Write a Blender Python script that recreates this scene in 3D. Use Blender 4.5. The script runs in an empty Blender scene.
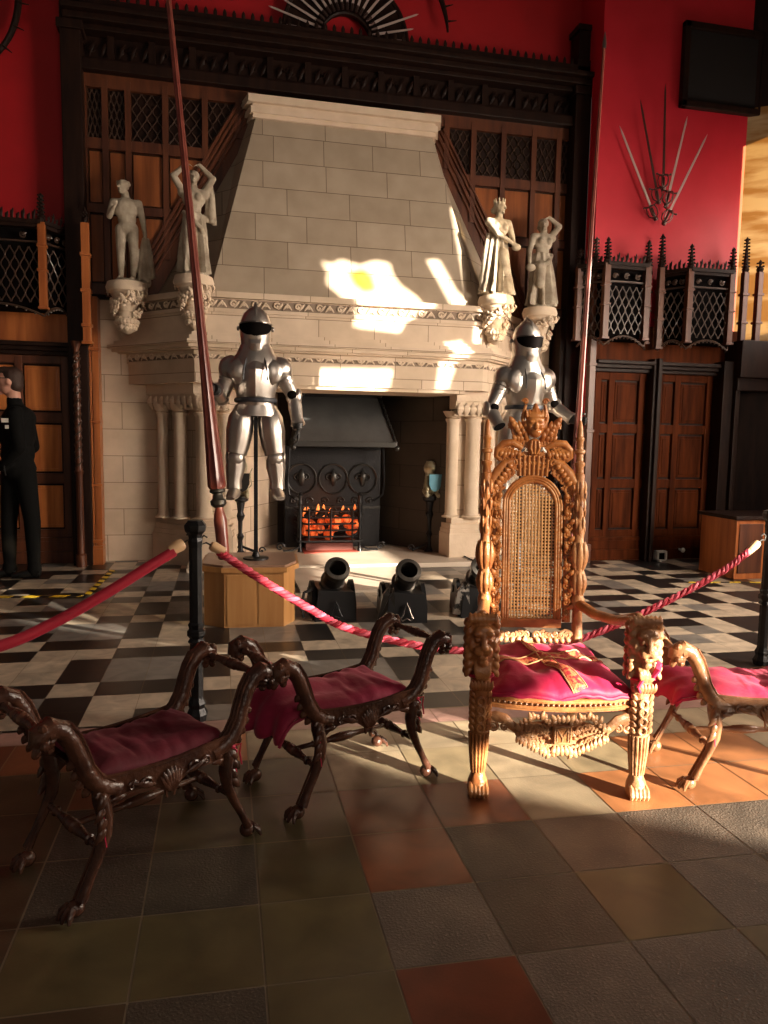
import bpy, bmesh, math, random
from mathutils import Vector, Matrix, Quaternion, noise
from math import sin, cos, pi, radians as R, atan2, sqrt

SC = bpy.context.scene
COL = SC.collection

# ------------------------------------------------------------------ camera
cam_d = bpy.data.cameras.new('camera'); cam = bpy.data.objects.new('camera', cam_d); COL.objects.link(cam)
SC.camera = cam
YAW, PIT, ROL, FPX = 0.2182, 0.1009, -0.0165, 726.2
fw = Vector((sin(YAW)*cos(PIT), cos(YAW)*cos(PIT), -sin(PIT)))
rt = fw.cross(Vector((0, 0, 1))).normalized(); dn = fw.cross(rt)
rt, dn = rt*cos(ROL)+dn*sin(ROL), -rt*sin(ROL)+dn*cos(ROL)
m = Matrix.Identity(4)
for i in range(3):
    m[i][0] = rt[i]; m[i][1] = -dn[i]; m[i][2] = -fw[i]
m[0][3], m[1][3], m[2][3] = 0, 0, 1.3
cam.matrix_world = m
cam_d.sensor_fit = 'VERTICAL'; cam_d.sensor_height = 24; cam_d.lens = 24*FPX/1024
cam_d.clip_start = .05; cam_d.clip_end = 200

# ------------------------------------------------------------------ light
SC.view_settings.view_transform = 'Standard'; SC.view_settings.look = 'None'
SC.view_settings.gamma = 1.0; SC.view_settings.use_curve_mapping = False
SC.view_settings.exposure = 0.0
W = bpy.data.worlds.new('hall_ambient'); SC.world = W; W.use_nodes = True
W.node_tree.nodes['Background'].inputs[0].default_value = (1.0, .80, .68, 1)
W.node_tree.nodes['Background'].inputs[1].default_value = 0.055

SUNH = Vector((.617, -.787, 0)); SUNE = R(13)
sun_dir = (SUNH*cos(SUNE) + Vector((0, 0, sin(SUNE)))).normalized()
sd = bpy.data.lights.new('sun', 'SUN'); sun = bpy.data.objects.new('sun', sd); COL.objects.link(sun)
sd.energy = 34; sd.color = (1.0, .88, .70); sd.angle = R(.55)
sun.rotation_euler = sun_dir.to_track_quat('Z', 'Y').to_euler(); sun.location = (6, -8, 6)

def area(name, loc, target, sx, sy, power, col):
    d = bpy.data.lights.new(name, 'AREA'); o = bpy.data.objects.new(name, d); COL.objects.link(o)
    d.shape = 'RECTANGLE'; d.size = sx; d.size_y = sy; d.energy = power; d.color = col
    o.location = loc; o.rotation_euler = (Vector(loc)-Vector(target)).to_track_quat('Z', 'Y').to_euler()
    return o
_b = area('window_and_fill_light', (6.15, 6.35, 3.3), (4.0, 7.6, 3.1), .5, 1.5, 22, (1.0, .84, .72))
# daylight of the tall windows in the right-hand wall, plus an added fill lamp behind the camera
_a = area('window_and_fill_light', (5.7, 2.7, 2.2), (0.0, 6.7, .85), 2.3, 2.0, 235, (1.0, .83, .66)); _a.data.spread = R(112)
area('window_and_fill_light', (1.6, -3.4, 3.2), (1.9, 6.5, 1.2), 2.0, 2.6, 55, (1.0, .80, .64))

# ------------------------------------------------------------------ helpers
class MB:
    def __init__(s): s.bm = bmesh.new()
    def box(s, c, d, rot=None, sh=None):
        r = bmesh.ops.create_cube(s.bm, size=1)
        M = Matrix.Translation(Vector(c)) @ (rot.to_4x4() if rot else Matrix.Identity(4)) @ Matrix.Diagonal((d[0], d[1], d[2], 1))
        bmesh.ops.transform(s.bm, matrix=M, verts=r['verts']); return s
    def bb(s, x0, x1, y0, y1, z0, z1):
        return s.box(((x0+x1)/2, (y0+y1)/2, (z0+z1)/2), (abs(x1-x0), abs(y1-y0), abs(z1-z0)))
    def ell(s, c, r, rot=None, u=14, v=9):
        if not hasattr(r, '__len__'): r = (r, r, r)
        q = bmesh.ops.create_uvsphere(s.bm, u_segments=u, v_segments=v, radius=1)
        M = Matrix.Translation(Vector(c)) @ (rot.to_4x4() if rot else Matrix.Identity(4)) @ Matrix.Diagonal((r[0], r[1], r[2], 1))
        bmesh.ops.transform(s.bm, matrix=M, verts=q['verts']); return s
    def sweep(s, pts, rad, n=10, cap=True, flat=(1, 1), up=None, closed=False, flute=None, fix=None):
        pts = [Vector(p) for p in pts]; N = len(pts)
        if not hasattr(rad, '__len__'): rad = [rad]*N
        T = []
        for i in range(N):
            if closed: t = pts[(i+1) % N]-pts[i-1]
            else: t = pts[min(i+1, N-1)]-pts[max(i-1, 0)]
            T.append(t.normalized() if t.length > 1e-9 else Vector((0, 0, 1)))
        if fix is not None: T = [fix]*N
        a = Vector(up) if up else (Vector((0, 0, 1)) if abs(T[0].z) < .9 else Vector((0, 1, 0)))
        u = (a-T[0]*a.dot(T[0])).normalized(); rings = []
        for i in range(N):
            if up: u = (Vector(up)-T[i]*Vector(up).dot(T[i]))
            else: u = u-T[i]*u.dot(T[i])
            u = u.normalized() if u.length > 1e-6 else T[i].orthogonal().normalized()
            w = T[i].cross(u); rr = rad[i]
            ra, rb = (rr if hasattr(rr, '__len__') else (rr*flat[0], rr*flat[1]))
            ring = []
            for k in range(n):
                an = 2*pi*k/n; f = 1 if not flute else 1+flute[1]*cos(flute[0]*an)
                ring.append(s.bm.verts.new(pts[i]+u*cos(an)*ra*f+w*sin(an)*rb*f))
            rings.append(ring)
        for i in range(N if closed else N-1):
            A, B = rings[i], rings[(i+1) % N]
            for k in range(n):
                s.bm.faces.new((A[k], A[(k+1) % n], B[(k+1) % n], B[k]))
        if cap and not closed:
            s.bm.faces.new(rings[0][::-1]); s.bm.faces.new(rings[-1])
        return s
    def lathe(s, base, prof, n=16, axis=(0, 0, 1), flute=None):
        base = Vector(base); ax = Vector(axis).normalized()
        return s.sweep([base+ax*h for h, r in prof], [max(r, .0006) for h, r in prof], n=n, flute=flute, fix=ax)
    def cap(s, a, b, ra, rb=None, n=12):
        rb = ra if rb is None else rb
        a, b = Vector(a), Vector(b); d = (b-a).normalized()
        P = []; Q = []
        for t in (-1, -.85, -.5): P.append(a+d*ra*t); Q.append(ra*max(.06, sqrt(1-t*t)))
        P += [a, b]; Q += [ra, rb]
        for t in (.5, .85, 1): P.append(b+d*rb*t); Q.append(rb*max(.06, sqrt(1-t*t)))
        return s.sweep(P, Q, n=n)
    def prism(s, poly, d):
        d = Vector(d); a = [s.bm.verts.new(Vector(p)) for p in poly]; b = [s.bm.verts.new(Vector(p)+d) for p in poly]
        n = len(a); s.bm.faces.new(a[::-1]); s.bm.faces.new(b)
        for i in range(n): s.bm.faces.new((a[i], a[(i+1) % n], b[(i+1) % n], b[i]))
        return s
    def plan(s, poly, z0, z1): return s.prism([(x, y, z0) for x, y in poly], (0, 0, z1-z0))
    def scroll(s, c, u, v, r, turns=1.4, rt=.01, start=0, n=6, taper=.35):
        c, u, v = Vector(c), Vector(u), Vector(v); P = []; Q = []; K = int(turns*12)+1
        for i in range(K+1):
            t = i/K; an = start+turns*2*pi*t; rr = r*(1-.85*t)
            P.append(c+u*cos(an)*rr+v*sin(an)*rr); Q.append(rt*(1-taper*t))
        s.sweep(P, Q, n=n)
        return s.ell(c, rt*.95, u=8, v=6)
    def leaf(s, a, b, w, nrm, curl=.2, th=.25):
        a, b = Vector(a), Vector(b); L = (b-a).length; nv = Vector(nrm).normalized()
        P = []; Q = []
        for i in range(7):
            t = i/6; P.append(a.lerp(b, t)+nv*curl*L*sin(t*pi*.9)); ww = w*sin(pi*(.08+.9*t))**.8
            Q.append((ww*th+.001, ww+.001))
        return s.sweep(P, Q, n=8, up=nv)
    def grid(s, f, nu, nv):
        g = [[s.bm.verts.new(Vector(f(i/nu, j/nv))) for j in range(nv+1)] for i in range(nu+1)]
        for i in range(nu):
            for j in range(nv): s.bm.faces.new((g[i][j], g[i+1][j], g[i+1][j+1], g[i][j+1]))
        return s
    def build(s, name, mat, parent=None, smooth=True, bevel=0, vox=0, disp=None, sub=0, solid=0, loc=None, angle=40):
        bm = s.bm
        if bevel:
            ed = [e for e in bm.edges if len(e.link_faces) == 2 and e.calc_face_angle(0) > .5]
            bmesh.ops.bevel(bm, geom=ed, offset=bevel, segments=2, affect='EDGES', profile=.6)
        bmesh.ops.recalc_face_normals(bm, faces=bm.faces)
        me = bpy.data.meshes.new(name); bm.to_mesh(me); bm.free()
        o = bpy.data.objects.new(name, me); COL.objects.link(o)
        me.materials.append(mat)
        if vox or disp or sub or solid:
            if solid:
                q = o.modifiers.new('s', 'SOLIDIFY'); q.thickness = solid; q.offset = 0
            if vox:
                q = o.modifiers.new('r', 'REMESH'); q.mode = 'VOXEL'; q.voxel_size = vox
                q = o.modifiers.new('m', 'SMOOTH'); q.factor = .5; q.iterations = 1
            if sub:
                q = o.modifiers.new('u', 'SUBSURF'); q.levels = sub; q.render_levels = sub
            if disp:
                t = bpy.data.textures.new('t', disp[0])
                if disp[0] == 'VORONOI': t.noise_scale = disp[1]
                else: t.noise_scale = disp[1]
                q = o.modifiers.new('d', 'DISPLACE'); q.texture = t; q.strength = disp[2]; q.mid_level = .5; q.texture_coords = 'LOCAL'
            dg = bpy.context.evaluated_depsgraph_get()
            me2 = bpy.data.meshes.new_from_object(o.evaluated_get(dg)); o.modifiers.clear()
            o.data = me2; me = me2; me.name = name
            if not me.materials: me.materials.append(mat)
        if smooth:
            me.polygons.foreach_set('use_smooth', [True]*len(me.polygons))
            try: me.set_sharp_from_angle(angle=R(angle))
            except Exception: pass
        if parent: o.parent = parent
        if loc: o.location = loc
        return o

def tag(o, label=None, cat=None, group=None, kind=None):
    if label: o['label'] = label
    if cat: o['category'] = cat
    if group: o['group'] = group
    if kind: o['kind'] = kind
    return o
def thing(name, label, cat, loc=(0, 0, 0), rz=0, group=None):
    o = bpy.data.objects.new(name, None); COL.objects.link(o); o.location = loc; o.rotation_euler = (0, 0, rz)
    o.empty_display_size = .1
    return tag(o, label, cat, group)
def copy_tree(o, parent=None):
    c = o.copy(); COL.objects.link(c); c.parent = parent
    for ch in [k for k in bpy.data.objects if k.parent == o and k is not c]: copy_tree(ch, c)
    return c
def rotz(a): return Matrix.Rotation(a, 3, 'Z')
def rotx(a): return Matrix.Rotation(a, 3, 'X')
def roty(a): return Matrix.Rotation(a, 3, 'Y')

# ------------------------------------------------------------------ materials
def mat(name, col, rough=.5, metal=0, col2=None, nscale=8, stretch=(1, 1, 1), bump=0, bscale=60, btype='noise', bdist=.01, mixr=(.35, .65), spec=.5, emit=None, sheen=0, rough2=None):
    M = bpy.data.materials.new(name); M.use_nodes = True; nt = M.node_tree; N = nt.nodes; L = nt.links
    b = N['Principled BSDF']; b.inputs['Base Color'].default_value = (*col, 1); b.inputs['Roughness'].default_value = rough
    b.inputs['Metallic'].default_value = metal; b.inputs['Specular IOR Level'].default_value = spec
    tc = N.new('ShaderNodeTexCoord'); mp = N.new('ShaderNodeMapping'); mp.inputs['Scale'].default_value = stretch
    L.new(tc.outputs['Object'], mp.inputs['Vector'])
    if col2:
        n = N.new('ShaderNodeTexNoise'); n.inputs['Scale'].default_value = nscale; n.inputs['Detail'].default_value = 6
        L.new(mp.outputs[0], n.inputs['Vector'])
        r = N.new('ShaderNodeValToRGB'); r.color_ramp.elements[0].position = mixr[0]; r.color_ramp.elements[1].position = mixr[1]
        r.color_ramp.elements[0].color = (*col, 1); r.color_ramp.elements[1].color = (*col2, 1)
        L.new(n.outputs['Fac'], r.inputs['Fac']); L.new(r.outputs[0], b.inputs['Base Color'])
        if rough2 is not None:
            mr = N.new('ShaderNodeMapRange'); mr.inputs['From Min'].default_value = mixr[0]; mr.inputs['From Max'].default_value = mixr[1]
            mr.inputs['To Min'].default_value = rough; mr.inputs['To Max'].default_value = rough2
            L.new(n.outputs['Fac'], mr.inputs['Value']); L.new(mr.outputs[0], b.inputs['Roughness'])
    if bump:
        if btype == 'voronoi':
            n2 = N.new('ShaderNodeTexVoronoi'); n2.inputs['Scale'].default_value = bscale; out = n2.outputs['Distance']
        else:
            n2 = N.new('ShaderNodeTexNoise'); n2.inputs['Scale'].default_value = bscale; n2.inputs['Detail'].default_value = 5; out = n2.outputs['Fac']
        L.new(mp.outputs[0], n2.inputs['Vector'])
        bp = N.new('ShaderNodeBump'); bp.inputs['Strength'].default_value = bump; bp.inputs['Distance'].default_value = bdist
        L.new(out, bp.inputs['Height']); L.new(bp.outputs[0], b.inputs['Normal'])
    if emit:
        b.inputs['Emission Color'].default_value = (*emit[0], 1); b.inputs['Emission Strength'].default_value = emit[1]
    if sheen:
        b.inputs['Sheen Weight'].default_value = sheen; b.inputs['Sheen Roughness'].default_value = .4
        b.inputs['Sheen Tint'].default_value = (1, .35, .45, 1)
    return M

def ashlar(name, sx, c1, c2, bw=.55, bh=.27):
    """ block masonry: u = x + sx*y, v = z """
    M = bpy.data.materials.new(name); M.use_nodes = True; nt = M.node_tree; N = nt.nodes; L = nt.links
    b = N['Principled BSDF']; b.inputs['Roughness'].default_value = .85
    tc = N.new('ShaderNodeTexCoord'); sp = N.new('ShaderNodeSeparateXYZ'); L.new(tc.outputs['Object'], sp.inputs[0])
    ma = N.new('ShaderNodeMath'); ma.operation = 'MULTIPLY_ADD'; ma.inputs[1].default_value = sx
    L.new(sp.outputs[1], ma.inputs[0]); L.new(sp.outputs[0], ma.inputs[2])
    cb = N.new('ShaderNodeCombineXYZ'); L.new(ma.outputs[0], cb.inputs[0]); L.new(sp.outputs[2], cb.inputs[1])
    br = N.new('ShaderNodeTexBrick'); L.new(cb.outputs[0], br.inputs['Vector'])
    br.inputs['Scale'].default_value = 1; br.inputs['Brick Width'].default_value = bw; br.inputs['Row Height'].default_value = bh
    br.inputs['Mortar Size'].default_value = .0035; br.inputs['Mortar Smooth'].default_value = .2
    br.inputs['Color1'].default_value = (*c1, 1); br.inputs['Color2'].default_value = (*c2, 1); br.inputs['Mortar'].default_value = (c1[0]*.42, c1[1]*.38, c1[2]*.34, 1)
    br.offset = .37; br.squash = .8; br.squash_frequency = 3
    n = N.new('ShaderNodeTexNoise'); n.inputs['Scale'].default_value = 5; n.inputs['Detail'].default_value = 8; L.new(tc.outputs['Object'], n.inputs['Vector'])
    mx = N.new('ShaderNodeMixRGB'); mx.blend_type = 'MULTIPLY'; mx.inputs[0].default_value = .5
    rr = N.new('ShaderNodeValToRGB'); rr.color_ramp.elements[0].position = .3; rr.color_ramp.elements[1].position = .7
    rr.color_ramp.elements[0].color = (.68, .65, .62, 1); rr.color_ramp.elements[1].color = (1, 1, 1, 1)
    L.new(n.outputs['Fac'], rr.inputs[0]); L.new(br.outputs['Color'], mx.inputs[1]); L.new(rr.outputs[0], mx.inputs[2]); L.new(mx.outputs[0], b.inputs['Base Color'])
    bp = N.new('ShaderNodeBump'); bp.inputs['Strength'].default_value = .5; bp.inputs['Distance'].default_value = .01
    L.new(br.outputs['Fac'], bp.inputs['Height']); bp.invert = True; L.new(bp.outputs[0], b.inputs['Normal'])
    return M

ST = (.60, .47, .345); ST2 = (.68, .545, .42)
M_stL = ashlar('stone_blocks_left', -1, ST, ST2); M_stR = ashlar('stone_blocks_right', 1, ST, ST2); M_stC = ashlar('stone_blocks_hood', 0, (.36, .285, .21), (.43, .345, .26), .62, .265)
M_stone = mat('carved_stone', ST, .85, col2=ST2, nscale=6, bump=.3, bscale=40)
M_stdark = mat('stone_recess', (.20, .15, .11), .9, col2=(.27, .2, .15), nscale=9)
M_soot_shade = ashlar('sooty_shaded_stone', 0, (.05, .038, .028), (.075, .055, .04), .5, .25)  # dark stone for the firebox back and for the painted shade on the cheek
M_stat = mat('weathered_stone_statue', (.29, .235, .175), .8, col2=(.48, .41, .32), nscale=9, bump=.3, bscale=50)
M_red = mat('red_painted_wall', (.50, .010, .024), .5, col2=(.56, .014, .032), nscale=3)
M_red2 = mat('dimmed_red_painted_wall', (.34, .002, .006), .6, col2=(.40, .003, .008), nscale=3)  # darker copy of the same red; weaker light put into the colour
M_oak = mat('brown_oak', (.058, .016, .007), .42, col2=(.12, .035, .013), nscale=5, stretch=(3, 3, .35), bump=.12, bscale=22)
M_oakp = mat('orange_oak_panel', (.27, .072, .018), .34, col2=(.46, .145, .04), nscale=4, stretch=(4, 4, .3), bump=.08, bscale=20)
M_oakw = mat('bright_orange_oak', (.42, .12, .028), .34, col2=(.66, .23, .06), nscale=4, stretch=(4, 4, .3), bump=.08, bscale=20)  # brightest of the oaks, for the left wainscot panels
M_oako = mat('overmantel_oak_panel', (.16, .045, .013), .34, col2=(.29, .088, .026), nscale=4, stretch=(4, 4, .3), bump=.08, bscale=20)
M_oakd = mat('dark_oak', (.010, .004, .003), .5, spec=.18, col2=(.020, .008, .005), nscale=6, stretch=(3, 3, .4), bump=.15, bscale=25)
M_oakt = mat('carved_tracery_oak', (.04, .021, .014), .32, col2=(.07, .038, .025), nscale=8)
M_black = mat('dark_recess', (.004, .003, .003), .9, spec=.05)
M_iron = mat('black_cast_iron', (.018, .018, .02), .38, .6, bump=.25, bscale=50)
M_irong = mat('grey_iron', (.06, .058, .055), .35, .8, bump=.2, bscale=40)
M_steel = mat('polished_steel', (.62, .58, .54), .30, 1, col2=(.48, .43, .39), nscale=7, bump=.15, bscale=14, rough2=.44)
M_steeld = mat('dark_steel_trim', (.25, .22, .2), .3, 1)  # plain darker steel for rims, ridges and tips
M_glove = mat('black_leather', (.01, .01, .01), .5)
M_strap = mat('dark_strap', (.02, .022, .03), .5)
M_thr = mat('golden_carved_wood', (.30, .10, .032), .36, col2=(.47, .20, .07), nscale=14, bump=.5, bscale=70, bdist=.006)
M_thr2 = mat('pale_carving', (.32, .13, .052), .42, col2=(.52, .28, .14), nscale=16, bump=.6, bscale=80, bdist=.006)  # paler wood for the right leg, lion and post, and the apron
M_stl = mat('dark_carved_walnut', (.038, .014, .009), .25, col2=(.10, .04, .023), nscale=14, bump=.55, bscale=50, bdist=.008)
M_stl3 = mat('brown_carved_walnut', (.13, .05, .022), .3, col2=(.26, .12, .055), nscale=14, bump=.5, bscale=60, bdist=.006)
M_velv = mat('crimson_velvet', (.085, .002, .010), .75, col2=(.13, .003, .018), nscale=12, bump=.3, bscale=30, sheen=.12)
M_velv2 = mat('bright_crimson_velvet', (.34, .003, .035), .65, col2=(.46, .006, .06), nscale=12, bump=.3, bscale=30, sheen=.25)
M_braid = mat('gold_woven_braid', (.55, .18, .07), .6, col2=(.42, .02, .03), nscale=60, bump=.5, bscale=120, mixr=(.45, .55))
M_ribbon = mat('pink_ribbon', (.55, .02, .07), .55)
M_rope = mat('crimson_rope', (.42, .008, .03), .6, bump=.3, bscale=150, sheen=.4)
M_ropel = mat('pink_rope_strand', (.70, .10, .16), .6, bump=.3, bscale=150)
M_brass = mat('tan_rope_end', (.62, .40, .22), .45)
M_ped = mat('varnished_oak_plinth', (.36, .165, .055), .35, col2=(.46, .24, .09), nscale=4, stretch=(4, 4, .3))
M_pedtop = mat('plinth_top_wood', (.22, .13, .09), .3, col2=(.28, .17, .12), nscale=5)
M_lance = mat('red_brown_lance_wood', (.13, .028, .022), .3, col2=(.19, .05, .035), nscale=10)
M_bronze = mat('mortar_bronze', (.06, .052, .045), .38, .7, col2=(.10, .09, .08), nscale=12, bump=.2, bscale=50)
M_bed = mat('black_mortar_bed', (.006, .006, .007), .45, spec=.25)
M_white = mat('white_paint', (.75, .72, .66), .5)
M_blue = mat('blue_shield_paint', (.10, .28, .38), .5)
M_sword = mat('sword_steel', (.62, .50, .46), .4, .5)
M_hilt = mat('sword_hilt_iron', (.14, .09, .08), .35, .9)
M_yel = mat('yellow_tape', (.80, .55, .03), .5)
M_blk = mat('black_tape', (.01, .01, .01), .5)
M_cane = mat('woven_cane', (.50, .27, .12), .5, col2=(.60, .35, .17), nscale=40)
M_skin = mat('skin', (.60, .30, .22), .5)
M_hair = mat('short_brown_hair', (.035, .014, .008), .6, bump=.6, bscale=150)
M_cloth = mat('black_uniform', (.004, .004, .004), .9, spec=.15)
M_shoe = mat('black_shoe', (.006, .006, .006), .3)
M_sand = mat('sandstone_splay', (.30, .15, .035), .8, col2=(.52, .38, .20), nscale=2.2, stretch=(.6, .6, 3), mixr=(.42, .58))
M_coal = mat('coal', (.015, .012, .01), .8, bump=.6, bscale=30)
M_fire = mat('glowing_embers', (.9, .2, .05), .8, col2=(.02, .005, .002), nscale=14, mixr=(.48, .6), emit=((1.0, .11, .02), .30))
M_flame = mat('flame', (1, .4, .1), .8, emit=((1.0, .20, .05), .8))
M_canvas = mat('dark_oil_painting', (.008, .006, .006), .9)
M_amber = bpy.data.materials.new('amber_stained_glass'); M_amber.use_nodes = True
_n = M_amber.node_tree; _n.nodes.clear(); _o = _n.nodes.new('ShaderNodeOutputMaterial'); _t = _n.nodes.new('ShaderNodeBsdfTransparent')
_t.inputs[0].default_value = (1.0, .62, .12, 1); _n.links.new(_t.outputs[0], _o.inputs[0])
M_tint = M_amber.copy(); M_tint.name = 'sun_dimming_filter'; M_tint.node_tree.nodes['Transparent BSDF'].inputs[0].default_value = (.34, .31, .26, 1)
M_tint2 = M_amber.copy(); M_tint2.name = 'warm_dimming_filter'; M_tint2.node_tree.nodes['Transparent BSDF'].inputs[0].default_value = (.60, .50, .34, 1)
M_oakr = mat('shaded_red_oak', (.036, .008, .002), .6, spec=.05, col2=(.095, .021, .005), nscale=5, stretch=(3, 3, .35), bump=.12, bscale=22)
# ================================================================== SETTING
def tile_mat(name, rough, rough_var, bumpd, vein):
    M = bpy.data.materials.new(name); M.use_nodes = True; nt = M.node_tree; N = nt.nodes; L = nt.links; b = N['Principled BSDF']
    at = N.new('ShaderNodeAttribute'); at.attribute_name = 'tile'
    tc = N.new('ShaderNodeTexCoord')
    n = N.new('ShaderNodeTexNoise'); n.inputs['Scale'].default_value = 6; n.inputs['Detail'].default_value = 10; n.inputs['Distortion'].default_value = vein; L.new(tc.outputs['Object'], n.inputs['Vector'])
    r = N.new('ShaderNodeValToRGB'); r.color_ramp.elements[0].position = .32; r.color_ramp.elements[1].position = .68
    r.color_ramp.elements[0].color = (.62, .62, .62, 1); r.color_ramp.elements[1].color = (1.12, 1.1, 1.08, 1); L.new(n.outputs['Fac'], r.inputs[0])
    mx = N.new('ShaderNodeMixRGB'); mx.blend_type = 'MULTIPLY'; mx.inputs[0].default_value = 1; L.new(at.outputs['Color'], mx.inputs[1]); L.new(r.outputs[0], mx.inputs[2])
    n2 = N.new('ShaderNodeTexNoise'); n2.inputs['Scale'].default_value = 130; n2.inputs['Detail'].default_value = 4; L.new(tc.outputs['Object'], n2.inputs['Vector'])
    # speckle, only on the rough granite tiles (alpha)
    sp = N.new('ShaderNodeValToRGB'); sp.color_ramp.elements[0].position = .58; sp.color_ramp.elements[1].position = .74
    sp.color_ramp.elements[0].color = (0, 0, 0, 1); sp.color_ramp.elements[1].color = (.13, .10, .085, 1); L.new(n2.outputs['Fac'], sp.inputs[0])
    mm = N.new('ShaderNodeMixRGB'); mm.blend_type = 'ADD'; L.new(at.outputs['Alpha'], mm.inputs[0]); L.new(mx.outputs[0], mm.inputs[1]); L.new(sp.outputs[0], mm.inputs[2])
    L.new(mm.outputs[0], b.inputs['Base Color'])
    mr = N.new('ShaderNodeMath'); mr.operation = 'MULTIPLY_ADD'; mr.inputs[1].default_value = rough_var; mr.inputs[2].default_value = rough; L.new(at.outputs['Alpha'], mr.inputs[0]); L.new(mr.outputs[0], b.inputs['Roughness'])
    ms = N.new('ShaderNodeMath'); ms.operation = 'MULTIPLY_ADD'; ms.inputs[1].default_value = .85; ms.inputs[2].default_value = .06; L.new(at.outputs['Alpha'], ms.inputs[0])
    bp = N.new('ShaderNodeBump'); bp.inputs['Distance'].default_value = bumpd; L.new(ms.outputs[0], bp.inputs['Strength']); L.new(n2.outputs['Fac'], bp.inputs['Height']); L.new(bp.outputs[0], b.inputs['Normal'])
    return M
M_flag = tile_mat('flagstones', .36, .2, .0035, .5)
M_chk = tile_mat('marble_tiles', .30, .1, .003, 1.5)
M_grout = mat('pale_grout', (.27, .21, .145), .8)

def tiles(name, cells, m):
    bm = bmesh.new(); lay = bm.loops.layers.float_color.new('tile')
    for quad, col in cells:
        vs = [bm.verts.new(Vector(p)) for p in quad]; f = bm.faces.new(vs)
        if f.normal.z < 0 or f.calc_area() < 0: pass
        for l in f.loops: l[lay] = col
    bmesh.ops.recalc_face_normals(bm, faces=bm.faces)
    bm.normal_update()
    for f in bm.faces:
        if f.normal.z < 0: f.normal_flip()
    me = bpy.data.meshes.new(name); bm.to_mesh(me); bm.free(); me.materials.append(m)
    o = bpy.data.objects.new(name, me); COL.objects.link(o); return tag(o, kind='structure')

rnd = random.Random(5)
# --- near flagstones
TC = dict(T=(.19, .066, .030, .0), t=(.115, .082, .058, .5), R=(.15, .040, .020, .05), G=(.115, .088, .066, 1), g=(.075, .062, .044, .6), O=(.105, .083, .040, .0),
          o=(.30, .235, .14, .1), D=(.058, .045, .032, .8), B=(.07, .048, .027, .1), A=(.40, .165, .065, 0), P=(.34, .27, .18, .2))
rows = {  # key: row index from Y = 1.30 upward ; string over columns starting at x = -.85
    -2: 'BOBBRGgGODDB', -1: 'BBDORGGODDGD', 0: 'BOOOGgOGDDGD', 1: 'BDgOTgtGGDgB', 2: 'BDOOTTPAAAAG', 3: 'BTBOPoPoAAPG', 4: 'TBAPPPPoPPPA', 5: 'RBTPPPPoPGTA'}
cells = []
flx = lambda i: -.85+.3135*i
fly = lambda x, j: 1.615+.309*j-.03*(x-.4)
for j in range(-5, 6):
    for i in range(-6, 26):
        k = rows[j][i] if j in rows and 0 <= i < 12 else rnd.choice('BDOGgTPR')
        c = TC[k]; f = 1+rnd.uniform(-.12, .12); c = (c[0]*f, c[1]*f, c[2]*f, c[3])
        x0, x1 = flx(i)+.0028, flx(i+1)-.0028
        q = []
        for x, jj, s in ((x0, j, 1), (x1, j, 1), (x1, j+1, -1), (x0, j+1, -1)):
            y = fly(x, jj)+.0025*s
            q.append((x, min(y, 3.125-.035*(x-.4)) if s < 0 else min(y, 3.12-.035*(x-.4)), 0))
        if q[2][1]-q[1][1] > .01: cells.append((q, c))
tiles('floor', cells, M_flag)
# --- pale pink border strip
cells = []
x = -5.2
while x < 7.5:
    w = rnd.uniform(.75, 1.1); f = rnd.uniform(.85, 1.1)
    yb = lambda xx, d: 3.13+d-.035*(xx-.4)
    cells.append(([(x+.002, yb(x, 0), 0), (x+w-.002, yb(x+w, 0), 0), (x+w-.002, yb(x+w, .165), 0), (x+.002, yb(x, .165), 0)], (.40*f, .235*f, .20*f, .15))); x += w
tiles('trim_1', cells, M_chk)
# --- chequered marble: unit cells, colours read column by column
ux, uy = .2235, .209
KW, KB, KG = (.52, .43, .33, 0), (.016, .014, .014, 0), (.20, .185, .17, 0)
cols_t = {-6: 'GBBWWBWBGGBGGBWWB', -5: 'WGBWWWBGGWWWGGBWB', -4: 'BBWBBWBGGBWWBWBGG', -3: 'WWBGGBWBBWBBWBGGW', -2: 'BWBGGBWWWBGGBWBBG', -1: 'GBWBBWBBGGWBBWGGB', 0: 'GBWWWBGGBWWBWGGBW',
          1: 'BWGGWBGGWBBWGBBWG', 2: 'WGGGBWBBWGGBWWBGW', 3: 'WWGGBWWWBGWBGGBWG', 4: 'BWBBWBGGBBWGGBWWB', 5: 'BWWWBWGGBBGWWBGBW', 6: 'WGGWBGBBWGGBBWWGB'}
def chk(i, j):
    if i in cols_t and 0 <= j+1 < len(cols_t[i]): return cols_t[i][j+1]
    # right-hand part: diagonal run of dark and light
    gi = (i*2+1)//3; k = (i+2*(j//2)+(j % 3)) % 4
    if j % 4 in (1, 2): return 'B' if (gi+j//2) % 2 else 'W'
    return 'WBWG'[k] if (i+j) % 5 else 'B'
cells = []
for j in range(-1, 23):
    for i in range(-22, 34):
        k = chk(i, j); c = {'W': KW, 'B': KB, 'G': KG}[k]; f = rnd.uniform(.86, 1.08); c = (c[0]*f, c[1]*f, c[2]*f, c[3])
        x0, x1 = .03+ux*i, .03+ux*(i+1); g = .0012
        yy = lambda xx, jj: 3.51+uy*jj-.017*(xx-.03)
        cells.append(([(x0+g, yy(x0, j)+g, 0), (x1-g, yy(x1, j)+g, 0), (x1-g, yy(x1, j+1)-g, 0), (x0+g, yy(x0, j+1)-g, 0)], c))
tiles('floor', cells, M_chk)
tag(MB().bb(-6, 8, -8, 8.4, -.08, -.002).build('floor', M_grout, smooth=False), kind='structure')

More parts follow.
